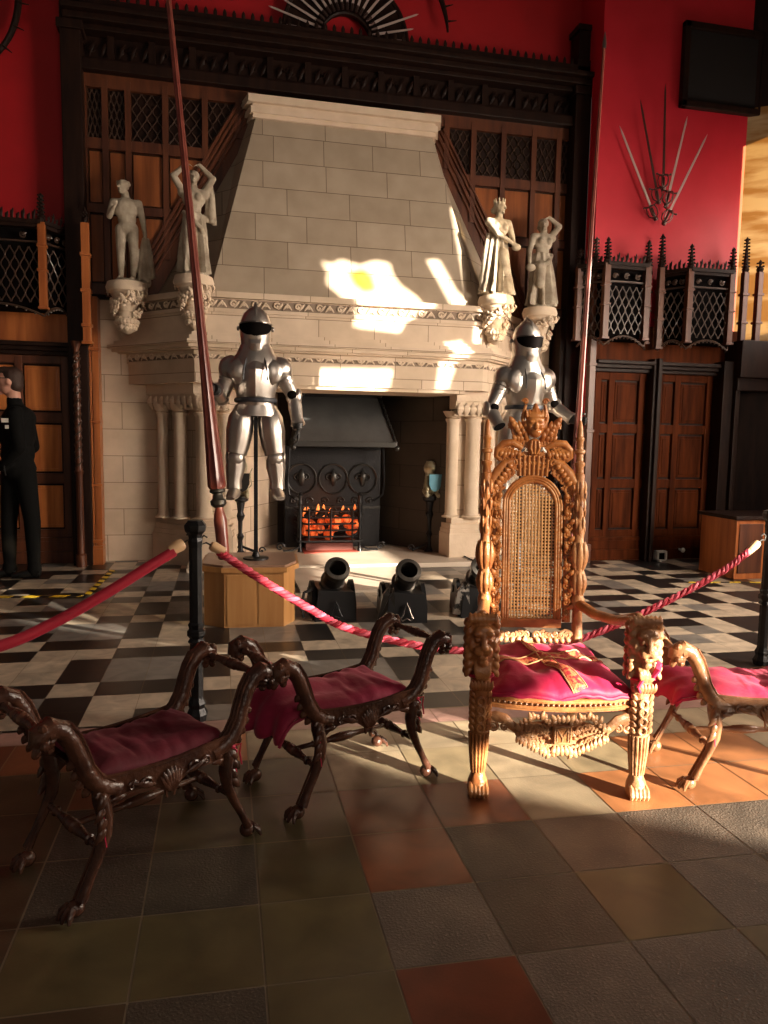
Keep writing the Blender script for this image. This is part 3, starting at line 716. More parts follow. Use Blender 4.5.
canopy('projecting gothic tracery canopy on the left wall above the guard', [(-2.62, 7.72), (-2.42, 7.42), (-1.62, 7.42), (-1.42, 7.72)], 2.50, 3.22, None, m_post=M_oakp)
canopy('gothic tracery canopy right of the right-hand lance', [(3.66, 7.22), (3.84, 6.98), (4.30, 6.98), (4.46, 7.22)], 2.42, 3.12, None)
canopy('gothic tracery canopy in the far right corner beside the yellow window splay', [(4.62, 7.22), (4.80, 6.98), (5.30, 6.98), (5.46, 7.22)], 2.42, 3.12, None)
# corner shafts with crocketed pinnacles between and beside the canopies
for (x, y, z), lab in (((4.55, 7.12, 3.50), 'tall crocketed shaft between the two right-hand canopies'), ((5.52, 7.05, 3.52), 'crocketed shaft just right of the corner canopy'), ((5.66, 7.0, 3.28), 'shorter crocketed shaft nearest the yellow window splay')):
    t = thing('carved_shaft', lab, 'column', (x, y, 0))
    p = MB().bb(-.03, .03, -.03, .03, 2.3, 3.15)
    for q in (2.3, 2.6, 2.9): p.bb(-.042, .042, -.042, .042, q, q+.025)
    p.build('post', M_oak, t, smooth=False, bevel=.004)
    g = MB(); pinnacle(g, 0, 0, 3.15, z); g.build('pinnacle', M_oakd, t)
t = thing('carved_shaft', 'tall oak shaft with beaded pinnacle beside the red wall, right end of the overmantel', 'column', (3.80, 7.14, 0))
p = MB().bb(-.035, .035, -.035, .035, 0.1, 3.05)
for q in (1.4, 2.1, 2.5, 2.8): p.bb(-.046, .046, -.046, .046, q, q+.03)
p.bb(-.06, .06, -.06, .06, 0, .2)
p.build('post', M_oak, t, smooth=False, bevel=.004); g = MB(); pinnacle(g, 0, 0, 3.05, 3.42, .03); g.build('pinnacle', M_oakt, t)
t = thing('carved_shaft', 'lit oak shaft dividing the left canopy from the overmantel', 'column', (-1.25, 7.45, 0))
p = MB().bb(-.035, .035, -.035, .035, 2.14, 3.25)
for q in (2.14, 2.3, 2.62, 2.95): p.bb(-.046, .046, -.046, .046, q, q+.03)
p.build('post', M_oakp, t, smooth=False, bevel=.004); g = MB(); pinnacle(g, 0, 0, 3.25, 3.40, .02); g.build('pinnacle', M_oakd, t)

# ================================================================== ARMS ON THE RED WALL
def sword_mesh(L=1.0):
    s = MB(); s.prism([(-.013, 0, .16), (.013, 0, .16), (.010, 0, L-.08), (0, 0, L), (-.010, 0, L-.08)], (0, .006, 0))
    return s
lab = ['leftmost sword of the fan, leaning far left', 'second sword from the left in the fan, dark bladed', 'upright middle sword of the fan on the red wall', 'fourth sword of the fan, tilting slightly right', 'rightmost sword of the fan, leaning far right']
tips = [(4.095, 4.57), (4.312, 4.844), (4.585, 5.026), (4.855, 4.73), (5.097, 4.57)]
hl = [(4.50, 3.80), (4.55, 3.98), (4.62, 4.12), (4.69, 3.95), (4.70, 3.75)]
for k in range(5):
    (hx, hz), (tx, tz) = hl[k], tips[k]; an = atan2(tx-hx, tz-hz); L = sqrt((tx-hx)**2+(tz-hz)**2)+.16
    t = thing('basket_sword', lab[k], 'sword', (hx-.06-sin(an)*.16, WR-.095-.012*k, hz-cos(an)*.16), 0, 'swords fanned out on the red wall')
    t.rotation_euler = (0, an, 0)
    sword_mesh(L).build('blade', M_hilt if k in (1, 2) else M_sword, t, smooth=False)
    g = MB(); g.lathe((0, 0, 0), [(-.005, .008), (0, .022), (.02, .026), (.035, .010), (.04, .012), (.13, .014), (.14, .010)], n=10); g.build('grip', M_hilt, t)
    g = MB()
    for a in range(5):
        th = a/5*2*pi
        g.sweep([(cos(th)*.014, sin(th)*.014, .03), (cos(th)*.05, sin(th)*.05, .06), (cos(th)*.058, sin(th)*.058, .11), (cos(th)*.045, sin(th)*.045, .155), (0, 0, .165)], .006, n=5)
    g.sweep([(-.08, 0, .165), (-.03, 0, .155), (.03, 0, .155), (.08, 0, .165)], .008, n=6); g.ell((.08, 0, .168), .012, u=8, v=6); g.ell((-.08, 0, .168), .012, u=8, v=6)
    g.build('basket_guard', M_hilt, t)
# half wheel of bayonets above the cornice
hub = Vector((1.24, 7.70, 5.31))
pl = thing('display_board', 'dark semicircular board behind the bayonet fan above the overmantel', 'board', hub)
p = MB(); p.prism([(cos(a)*.64, .03, sin(a)*.64) for a in [i*pi/24 for i in range(25)]]+[(cos(a)*.26, .03, sin(a)*.26) for a in [i*pi/12 for i in range(12, -1, -1)]], (0, .06, 0)); p.build('arch', M_oakd, pl, smooth=False)
for r, q in ((.26, .018), (.64, .02)):
    p = MB().sweep([(cos(a)*r, .02, sin(a)*r) for a in [i*pi/24 for i in range(25)]], q, n=6); p.build('moulding', M_oakd, pl)
for k in range(19):
    a = R(5+k*170/18); L = .34+.20*((k*7) % 3)/2
    t = thing('bayonet', 'steel bayonet in the half wheel of blades above the cornice', 'bayonet', hub+Vector((cos(a)*.27, -.02, sin(a)*.27)), group='bayonets fanned above the overmantel')
    t.rotation_euler = (0, pi/2-a, 0)
    MB().prism([(-.012, 0, .07), (.012, 0, .07), (.008, 0, L-.03), (0, 0, L), (-.008, 0, L-.03)], (0, .006, 0)).build('blade', M_sword, t, smooth=False)
    MB().lathe((0, 0, 0), [(0, .012), (.05, .014), (.07, .010)], n=8).build('socket', M_hilt, t)
for (x, y, z, r, a0, a1), lb in (((1.35, 7.68, 5.42, .95, 5, 62), 'dark curved arm of the weapon display right of the bayonets'), ((-2.62, 7.70, 5.30, .80, -60, 40), 'dark curved arm of a weapon display in the top left corner')):
    g = MB().sweep([(cos(R(a0+(a1-a0)*i/20))*r, 0, sin(R(a0+(a1-a0)*i/20))*r) for i in range(21)], [.012+.02*sin(pi*i/20) for i in range(21)], n=8)
    for i in range(2, 20, 3):
        an = R(a0+(a1-a0)*i/20); g.sweep([(cos(an)*r, -.02, sin(an)*r), (cos(an)*(r+.10), -.02, sin(an)*(r+.10))], [.012, .004], n=6)
    o = g.build('curved_scabbard', M_oakd, loc=(x, y, z)); tag(o, lb, 'scabbard')
pt = thing('framed_painting', 'large dark painting hung high on the red wall at top right', 'painting', (5.27, WR, 5.30))
MB().bb(-.46, .46, -.035, -.012, -.38, .38).build('canvas', M_canvas, pt, smooth=False)
g = MB()
for a, b_, c_, d_ in ((-.51, .50, .35, .42), (-.51, .50, -.44, -.37), (-.51, -.44, -.44, .42), (.43, .50, -.44, .42)): g.bb(a, b_, -.07, -.0, c_, d_)
g.build('frame', M_oakd, pt, smooth=False, bevel=.012)

# ================================================================== SMALL THINGS ALONG THE WALLS
dk = thing('reception_desk', 'low reddish-brown panelled desk in front of the doorway at the right edge', 'desk', (5.25, 6.3, 0))
MB().bb(-.45, .5, -.28, .25, 0, .58).build('body', M_oakp, dk, smooth=False, bevel=.006)
MB().bb(-.49, .52, -.32, .27, .58, .615).build('top', M_oakd, dk, smooth=False, bevel=.006)
for k in range(3): MB().bb(-.42+.31*k, -.16+.31*k, -.292, -.275, .06, .54).build('panel', M_oak, dk, smooth=False, bevel=.004)
sk = thing('floor_socket', 'small white boxed socket at the foot of the dark panelling', 'socket', (4.72, 7.12, 0))
g = MB()
for a, b_, c_, d_ in ((-.06, .06, .095, .115), (-.06, .06, 0, .02), (-.06, -.04, 0, .115), (.04, .06, 0, .115)): g.bb(a, b_, -.05, .03, c_, d_)
g.build('case', M_white, sk, smooth=False, bevel=.003); MB().bb(-.04, .04, -.03, .0, .02, .095).build('screen', M_black, sk, smooth=False)
tag(MB().ell((0, 0, 0), (.028, .015, .028)).lathe((0, 0, 0), [(0, .012), (.1, .012)], n=8, axis=(0, 1, 0)).build('door_knob', M_white, loc=(5.02, 7.14, .11)), 'small round pale knob on the dark panelling just right of the socket', 'knob')
def hazard(name, label, a, b, w=.045, st=.14):
    t = thing(name, label, 'tape', (0, 0, 0)); a, b = Vector(a), Vector(b); d = (b-a).normalized(); n_ = Vector((-d.y, d.x, 0))*w/2; L = (b-a).length
    q = MB().prism([a-n_, b-n_, b+n_, a+n_], (0, 0, .002)); q.build('black_band', M_blk, t, smooth=False)
    y = MB(); k = 0
    while k*st < L-.02:
        s0 = a+d*(k*st); s1 = a+d*min(k*st+st*.55, L-.03); sk_ = d*.03
        y.prism([s0-n_+Vector((0, 0, .002)), s1-n_+Vector((0, 0, .002)), s1+n_+sk_+Vector((0, 0, .002)), s0+n_+sk_+Vector((0, 0, .002))], (0, 0, .0015)); k += 1
    y.build('yellow_stripes', M_yel, t, smooth=False); return t
hazard('hazard_tape', 'yellow and black tape across the floor in front of the guard', (-2.2, 6.20, 0), (-1.10, 6.12, 0), .07, .21)
hazard('hazard_tape', 'yellow and black tape running back from the corner towards the fireplace', (-1.08, 6.14, 0.004), (-1.04, 7.25, 0.004), .05, .17)
hazard('hazard_tape', 'yellow and black tape on the floor by the desk at the right edge', (4.25, 5.95, 0), (5.2, 5.82, 0), .05, .2)
# ================================================================== INSIDE THE FIREPLACE
ih = thing('iron_fire_hood', 'dark iron canopy hood over the grate inside the fireplace', 'fire hood', (1.30, 8.2, 1.25))
g = MB(); bm = g.bm
A = [bm.verts.new(p) for p in ((-.55, -.36, 0), (.55, -.36, 0), (.42, -.02, .50), (-.42, -.02, .50))]
B = [bm.verts.new(p) for p in ((-.55, .40, 0), (.55, .40, 0), (.42, .40, .50), (-.42, .40, .50))]
bm.faces.new(A); bm.faces.new((A[0], A[3], B[3], B[0])); bm.faces.new((A[1], B[1], B[2], A[2])); bm.faces.new((A[3], A[2], B[2], B[3])); bm.faces.new(B[::-1])
g.build('canopy', mat('dull_grey_iron_sheet', (.085, .085, .085), .36, .4, col2=(.12, .12, .12), nscale=4), ih, smooth=False)
g = MB().bb(-.57, .57, -.385, -.35, -.05, .012).bb(-.57, -.54, -.37, .4, -.05, .01).bb(.54, .57, -.37, .4, -.05, .01); g.build('rim', M_irong, ih, smooth=False, bevel=.006)
for s in (-1, 1):
    g = MB(); g.sweep([(s*.56, -.37, 0), (s*.44, -.04, .50)], .016, n=8); g.ell((s*.57, -.38, -.06), .03, u=8, v=6); g.ell((s*.44, -.04, .53), .028, u=8, v=6)
    for k in range(9): g.ell((s*(.555-.013*k), -.375+.037*k, .02+.056*k), .017, u=6, v=5)
    g.build('corner_roll', M_irong, ih)
g = MB().bb(-.42, .42, .0, .38, .5, .75); g.build('flue', M_iron, ih, smooth=False)
bp = thing('iron_fireback', 'cast iron fireback with three roundels behind the grate', 'fireback', (1.22, 8.25, .05))
MB().bb(-.55, .55, -.04, .06, 0, 1.15).build('plate', M_iron, bp, smooth=False, bevel=.01)
for i, x in enumerate((-.36, 0, .34)):
    g = MB()
    P = []
    for k in range(25):
        a = 2*pi*k/24; rr = .155*(1-.10*sin(a*1)+.05*cos(2*a)); P.append((x+cos(a)*rr*1.0, -.055, .80+sin(a)*rr*1.15))
    g.sweep(P, .012, n=6); g.scroll((x-.05, -.05, .80), (1, 0, 0), (0, 0, 1), .05, 1.3, .012); g.scroll((x+.05, -.05, .80), (-1, 0, 0), (0, 0, 1), .05, 1.3, .012)
    g.leaf((x, -.05, .70), (x, -.05, .90), .03, (0, -1, 0)); g.build('roundel', M_irong, bp)
g = MB()
for x in (-.45, -.28, -.1, .08, .25, .42): g.scroll((x, -.05, .53), (1, 0, 0), (0, 0, 1), .05, 1.1, .010)
g.bb(-.55, .55, -.07, -.03, .44, .47); g.build('scroll_band', M_irong, bp)
for s in (-1, 1):
    g = MB(); g.sweep([(s*.52, -.3, 1.15), (s*.54, -.3, .75), (s*.52, -.3, .62), (s*.42, -.3, .55)], .013, n=6); g.build('bracket', M_iron, bp)
gt = thing('fire_grate', 'black iron basket grate with a coal fire burning in it', 'grate', (1.14, 7.92, .05))
bars = MB()
for k in range(5):
    z = .17+k*.07; bars.sweep([(-.36, .22, z), (-.34, -.02, z), (-.26, -.09, z), (.26, -.09, z), (.34, -.02, z), (.36, .22, z)], .011, n=6)
for x in (-.35, -.24, 0, .24, .35): bars.sweep([(x, -.10 if abs(x) < .3 else -.03, .12), (x, -.11 if abs(x) < .3 else -.03, .48)], .012, n=6); 
bars.bb(-.36, .36, -.10, .25, .11, .13)
bars.build('basket', M_iron, gt)
for s in (-1, 1):
    g = MB(); g.lathe((s*.33, -.06, 0), [(0, .03), (.04, .02), (.1, .016), (.3, .02), (.42, .025), (.5, .02), (.53, .035), (.58, .018), (.62, .03), (.66, .004)], n=10)
    g.sweep([(s*.33, -.06, .06), (s*.42, -.12, .03), (s*.52, -.14, .03)], .012, n=6); g.scroll((s*.55, -.14, .07), (1, 0, 0), (0, 0, 1), .05, 1.2, .011)
    g.build('standard', M_iron, gt)
g = MB()
for k in range(26):
    g.ell((rnd.uniform(-.30, .30), rnd.uniform(-.04, .18), rnd.uniform(.17, .36)), (rnd.uniform(.035, .06),)*3, u=7, v=5)
tag(g.build('embers', M_fire, gt, smooth=False), kind='stuff')
g = MB()
for k in range(5):
    x = -.26+.13*k; g.sweep([(x, .03, .38), (x+.06, -.01, .44), (x+.12, .06, .40)], [.035, .045, .02], n=7)
tag(g.build('coals', M_coal, gt, smooth=False), kind='stuff')
g = MB()
for k in range(9):
    x = -.28+.07*k; g.leaf((x, .02, .36), (x+rnd.uniform(-.03, .03), .04, .46+rnd.uniform(0, .06)), .02, (0, -1, 0), .1)
tag(g.build('flames', M_flame, gt), kind='stuff')
MB().bb(-.30, .30, -.18, .2, .0, .012).build('ash_tray', mat('glowing_red_tray', (.30, .05, .03), .5), gt, smooth=False)
MB().bb(-.26, .26, -.02, .2, .012, .09).build('ash_pan', mat('dull_red_ash_pan', (.10, .02, .012), .7), gt, smooth=False)
fl = bpy.data.lights.new('firelight', 'POINT'); fo = bpy.data.objects.new('firelight', fl); COL.objects.link(fo); fo.location = (1.14, 7.72, .55); fl.energy = 2.2; fl.color = (1, .28, .08); fl.shadow_soft_size = .15
def andiron(x, y, label, blue):
    t = thing('lion_andiron', label, 'andiron', (x, y, .05), 0)
    g = MB(); g.lathe((0, 0, 0), [(0, .06), (.03, .045), (.06, .025), (.16, .022), (.2, .04), (.24, .02), (.36, .024), (.42, .05), (.46, .03), (.56, .05), (.58, .085), (.62, .09)], n=14)
    for s in (-1, 1): g.sweep([(0, 0, .1), (s*.1, -.02, .06), (s*.2, -.02, .0+.02)], .014, n=6); g.scroll((s*.22, -.02, .05), (1, 0, 0), (0, 0, 1), .04, 1.1, .01)
    g.build('stand', M_iron, t)
    g = MB(); g.cap((0, .03, .68), (0, 0, .86), .075, .06); g.ell((0, -.02, .95), (.06, .065, .065)); g.ell((0, -.08, .935), (.03, .035, .028)); g.ell((0, .01, .93), (.078, .06, .085))
    for s in (-1, 1):
        g.ell((s*.04, 0, 1.0), .018, u=6, v=5); g.cap((s*.05, -.03, .84), (s*.06, -.09, .70), .026, .024, 8); g.cap((s*.06, 0, .68), (s*.065, -.10, .64), .036, .026, 8); g.ell((s*.065, -.11, .635), .028, u=8, v=6)
    g.sweep([(.05, .08, .66), (.12, .08, .74), (.10, .06, .86), (.13, .05, .92)], .012, n=6)
    g.build('lion', M_stat2, t, vox=.012)
    g = MB(); g.prism([(-.07, 0, .09), (.07, 0, .09), (.07, 0, -.02), (.045, 0, -.075), (0, 0, -.105), (-.045, 0, -.075), (-.07, 0, -.02)], (0, .02, 0)); o = g.build('shield', blue, t, smooth=False, bevel=.006, loc=(.02, -.135, .78)); o.rotation_euler = (.1, 0, 0)
M_stat2 = mat('worn_gilt_lion', (.32, .28, .17), .4, .4, col2=(.5, .46, .34), nscale=20)
andiron(2.24, 7.75, 'lion holding a blue shield on a black stand, right side of the hearth', M_blue)
andiron(.17, 7.72, 'dark lion on an iron stand, seen between the legs of the left suit of armour', M_irong)
ft = thing('fire_irons', 'tall black poker and shovel leaning at the right edge of the hearth', 'fire irons', (2.42, 7.85, .05))
MB().sweep([(0, .05, 0), (.02, 0, .6), (.05, -.02, .98)], .011, n=6).ell((.05, -.02, 1.0), .035).build('poker', M_iron, ft)
MB().sweep([(.07, .05, .12), (.05, 0, .6), (.02, -.03, .85)], .009, n=6).ell((.08, .05, .1), (.05, .01, .08)).ell((.02, -.03, .88), .03).build('shovel', M_iron, ft)
cb = MB().sweep([(2.50, 7.7, .06), (2.52, 7.0, .06), (2.55, 6.9, .01), (2.35, 6.6, .01), (2.6, 6.2, .01), (2.9, 6.0, .01)], .008, n=6).build('power_cable', M_glove); tag(cb, 'thin black cable trailing over the hearth edge by the right jamb', 'cable')

# ================================================================== FIGURES
def head(mb, c, r, f, tilt=0):
    """ c centre, r half head height, f facing direction (unit, horizontal) """
    c = Vector(c); f = Vector(f).normalized(); s = Vector((-f.y, f.x, 0)); U = Vector((0, 0, 1)); q = Matrix((s, f, U)).transposed()
    mb.ell(c+U*r*.15, (r*.72, r*.86, r*.84), q); mb.ell(c-U*r*.35+f*r*.14, (r*.54, r*.6, r*.62), q)
    mb.cap(c+f*r*.80+U*r*.12, c+f*r*1.02-U*r*.14, r*.10, r*.16, 8)                 # nose
    mb.ell(c+f*r*.72-U*r*.42, (r*.26, r*.14, r*.08), q, 8, 6); mb.ell(c+f*r*.66-U*r*.80, (r*.22, r*.18, r*.16), q, 8, 6)  # lips, chin
    for k in (-1, 1):
        mb.ell(c+s*k*r*.72, (r*.08, r*.18, r*.24), q, 8, 6); mb.ell(c+f*r*.74+s*k*r*.30+U*r*.24, (r*.26, r*.12, r*.08), q, 8, 6)  # ears, brows
def hand(mb, w, d, nrm, s, curl=.6, n=6):
    """ w wrist, d direction of hand, nrm palm normal, s hand length; five fingers """
    w = Vector(w); d = Vector(d).normalized(); nv = Vector(nrm); nv = (nv-d*nv.dot(d)).normalized(); t = d.cross(nv)
    mb.sweep([w-d*s*.05, w+d*s*.12, w+d*s*.45], [(s*.10, s*.15), (s*.10, s*.19), (s*.09, s*.21)], n=8, up=nv)
    for i, (o, L) in enumerate(((-.15, .42), (-.05, .48), (.05, .45), (.15, .36))):
        a = w+d*s*.42+t*s*o; b = a+(d*cos(curl*.5)+nv*sin(curl*.5))*s*L*.5; c = b+(d*cos(curl*1.6)+nv*sin(curl*1.6))*s*L*.5
        mb.sweep([a, b, c], [s*.055, s*.05, s*.04], n=n)
    a = w+d*s*.12-t*s*.16; mb.sweep([a, a+(d*.6-t*.6+nv*.3)*s*.25, a+(d*.95-t*.5+nv*.6)*s*.42], [s*.07, s*.06, s*.045], n=n)
def torso(mb, hip, chest, neck, sh, s, female=False):
    hip, chest, neck = Vector(hip), Vector(chest), Vector(neck)
    sh = Vector(sh).normalized(); fwd = Vector((sh.y, -sh.x, 0))
    W1 = .105 if female else .115
    q = Matrix((sh, -fwd, Vector((0, 0, 1)))).transposed()
    mb.ell(hip, (.098*s if not female else .104*s, .07*s, .075*s), q); mb.ell(hip.lerp(chest, .5), ((.074 if female else .085)*s, .058*s, .09*s), q)
    mb.ell(chest, (W1*s, .07*s, .105*s), q); mb.cap(chest+sh*s*.10+Vector((0, 0, .045*s)), chest-sh*s*.10+Vector((0, 0, .045*s)), .045*s, .045*s)
    mb.cap(chest+Vector((0, 0, .06*s)), neck+Vector((0, 0, .04*s)), .042*s, .034*s)
    if female:
        for k in (-1, 1): mb.ell(chest+sh*k*.045*s+fwd*.055*s+Vector((0, 0, .0)), .036*s)
def skirt(mb, top, bot, r0, r1, folds=11, amp=.12, seed=0, n=48, lean=(0, 0)):
    top, bot = Vector(top), Vector(bot); K = 14; bm = mb.bm; rings = []
    for k in range(K+1):
        t = k/K; c = top.lerp(bot, t); rr = r0+(r1-r0)*t**.8; ring = []
        for i in range(n):
            a = 2*pi*i/n; f = 1+amp*(.35+t)*sin(a*folds+seed+t*2.0*sin(a+seed))+.05*sin(a*3+seed+t*5)
            ring.append(bm.verts.new(c+Vector((cos(a)*rr*f, sin(a)*rr*f*.8, 0))))
        rings.append(ring)
    for k in range(K):
        for i in range(n): bm.faces.new((rings[k][i], rings[k][(i+1) % n], rings[k+1][(i+1) % n], rings[k+1][i]))
    bm.faces.new(rings[0][::-1]); bm.faces.new(rings[-1])
def cloth_fall(mb, a, b, w, r, folds=5):
    a, b = Vector(a), Vector(b)
    for k in range(folds):
        o = Vector((w*(k/(folds-1)-.5), .01*sin(k*2.1), 0)); mb.sweep([a+o*.4, a.lerp(b, .35)+o*.8, b+o*1.15+Vector((0, 0, .02*sin(k*1.7)))], [r*.6, r, r*1.25], n=7)

def statue(label, base, kind, rz=0, H=.93):
    s = H/.93*1.0
    t = thing('statue', label, 'statue', base, rz, 'four stone statues on the mantel corbels')
    g = MB(); g.lathe((0, 0, 0), [(0, .12), (.02, .125), (.03, .11)], n=18)
    SHX = Vector((1, 0, 0))
    if kind == 'youth':        # nude youth, weight on one leg, cloth held down at his left
        hip, chest, neck = (.01, 0, .50), (-.005, 0, .68), (-.01, 0, .78)
        torso(g, hip, chest, neck, SHX, 1.0)
        head(g, (-.03, -.01, .868), .064, (-.5, -.8, 0)); g.ell((-.025, .01, .90), (.056, .06, .045))
        for k in range(14): g.ell((-.025+.052*cos(k*.45), .01+.05*sin(k*.45), .90+.02*sin(k*2.)), .016, u=6, v=5)
        for sx, kx, fx, fy in ((-.05, -.055, -.06, 0), (.05, .065, .05, -.03)):
            g.cap((sx, 0, .49), (kx, -.02+fy, .27), .058, .040); g.cap((kx, -.02+fy, .27), (fx, .01, .06), .040, .024); g.ell((kx+.0, .005, .19), (.036, .04, .07)); g.cap((fx, .01, .05), (fx-.01, -.06, .035), .026, .018)
        g.cap((.11, 0, .735), (.145, .0, .58), .036, .029); g.cap((.145, .0, .58), (.165, -.03, .44), .028, .018); hand(g, (.165, -.03, .44), (.1, -.1, -1), (-1, 0, 0), .085)
        g.cap((-.115, 0, .735), (-.15, -.02, .60), .036, .029); g.cap((-.15, -.02, .60), (-.10, -.10, .665), .027, .018); hand(g, (-.10, -.10, .665), (.6, -.4, .5), (0, 0, 1), .08)
        cloth_fall(g, (.17, -.03, .42), (.17, .0, .04), .10, .022, 6); g.cap((.15, .04, .25), (.16, .05, .02), .04, .05)
    elif kind == 'raised':     # both arms folded over the head, cloth round the hips
        torso(g, (0, 0, .52), (0, 0, .70), (0, 0, .80), SHX, .98, True)
        head(g, (.0, -.02, .875), .060, (.15, -1, 0)); g.ell((0, .01, .90), (.058, .06, .05))
        for sg in (-1, 1):
            g.cap((sg*.10, 0, .765), (sg*.175, -.02, .88), .036, .030); g.cap((sg*.175, -.02, .88), (sg*.06, -.03, .985), .028, .019); hand(g, (sg*.06, -.03, .985), (-sg, -.2, -.1), (0, 0, -1), .075)
        skirt(g, (0, 0, .56), (0, 0, .03), .085, .108, 8, .44, 1)
        g.sweep([(-.09, -.02, .57), (-.02, -.095, .50), (.07, -.09, .42), (.10, -.02, .36)], .022, n=7)
        g.cap((-.04, -.02, .48), (-.05, -.075, .28), .06, .05); g.cap((-.05, -.075, .28), (-.06, -.04, .06), .045, .035)
        cloth_fall(g, (.15, .02, .84), (.15, .02, .50), .06, .020, 4); g.cap((.155, .02, .8), (.16, .0, .56), .02, .035)
    elif kind == 'crowned':    # crowned woman, both arms reaching down to her left, full drapery
        torso(g, (0, 0, .50), (.0, 0, .68), (.01, 0, .78), SHX, 1.0, True)
        head(g, (.015, -.01, .868), .062, (.45, -.9, 0)); g.ell((.01, .02, .89), (.058, .062, .052)); g.ell((-.02, .06, .86), .035)
        for k in range(9): g.cap((.01+.05*cos(k*.7), .01+.05*sin(k*.7), .92), (.01+.056*cos(k*.7), .01+.056*sin(k*.7), .955), .012, .008, 6)
        g.cap((-.105, 0, .735), (-.05, -.09, .60), .037, .03); g.cap((-.05, -.09, .60), (.09, -.12, .52), .028, .019); hand(g, (.09, -.12, .52), (1, -.1, -.4), (0, 1, 0), .085)
        g.cap((.11, 0, .735), (.15, -.02, .60), .036, .029); g.cap((.15, -.02, .60), (.14, -.08, .50), .027, .019); hand(g, (.14, -.08, .50), (.3, -.5, -.8), (0, 0, 1), .08)
        g.ell((.15, -.11, .48), (.05, .04, .035)); skirt(g, (0, 0, .58), (0, 0, .03), .085, .135, 10, .42, 3)
        cloth_fall(g, (-.10, 0, .62), (-.13, 0, .05), .07, .024, 5); g.cap((.03, -.06, .42), (.04, -.10, .24), .055, .05)
    else:                      # woman with one arm thrown over her head, the other down
        torso(g, (0, 0, .51), (.01, 0, .69), (.015, 0, .79), SHX, .98, True)
        head(g, (.005, -.02, .862), .060, (-.4, -.9, 0)); g.ell((.01, .015, .885), (.058, .06, .05)); g.ell((.0, .05, .85), .04)
        g.cap((.11, 0, .765), (.19, -.0, .86), .036, .03); g.cap((.19, 0, .86), (.07, .0, .945), .028, .019); hand(g, (.07, 0, .945), (-1, 0, -.2), (0, 0, -1), .08)
        g.cap((-.10, 0, .74), (-.15, -.02, .58), .036, .029); g.cap((-.15, -.02, .58), (-.165, -.07, .45), .027, .018); hand(g, (-.165, -.07, .45), (0, -.3, -1), (1, 0, 0), .08)
        g.ell((-.16, -.09, .40), (.055, .045, .04)); skirt(g, (.0, 0, .57), (.01, 0, .03), .085, .120, 9, .42, 5)
        g.sweep([(.1, -.02, .56), (.05, -.09, .47), (-.07, -.09, .42), (-.1, -.02, .44)], .025, n=7); g.cap((-.03, -.05, .44), (-.05, -.10, .24), .055, .05)
        cloth_fall(g, (.06, -.05, .50), (.12, -.02, .05), .10, .022, 5)
    g.build('figure', M_stat, t, vox=.007)
statue('stone statue of a bare youth holding cloth at his side, far left corbel', (-.875, 7.42, 2.72), 'youth')
statue('stone statue with both arms folded over its head, behind the left lance', (-.255, 7.12, 2.755), 'raised', 0, 1.0)
statue('pale stone statue of a crowned woman in full drapery, right end of the hood', (2.705, 7.12, 2.74), 'crowned', .1, .93)
statue('shaded stone statue of a woman with one arm thrown over her head, far right corbel', (3.30, 7.38, 2.70), 'arm', 0, .93)

# ================================================================== PLINTHS
def plinth(label, loc, rz):
    t = thing('oak_plinth', label, 'plinth', loc, rz)
    w, d, h = .23, .28, .43
    oct_ = [(-w+.06, -d), (w-.0, -d), (w+.08, -d+.16), (w+.08, d), (-w-.08, d), (-w-.08, -d+.10)]
    MB().plan(oct_, 0, h-.05).build('body', M_ped, t, smooth=False, bevel=.006)
    for x0, x1 in ((-.15, .04), (.06, .21)): MB().bb(x0, x1, -d-.004, -d+.004, .02, h-.07).build('face_board', M_ped, t, smooth=False)
    o2 = [(x*1.09, y*1.05) for x, y in oct_]
    MB().plan(o2, h-.05, h-.015).build('moulding', M_ped, t, smooth=False, bevel=.012)
    MB().plan([(x*1.03, y*1.01) for x, y in oct_], h-.015, h).build('top_board', M_pedtop, t, smooth=False)
plinth('honey oak plinth under the left suit of armour', (.185, 5.22, 0), -.06)

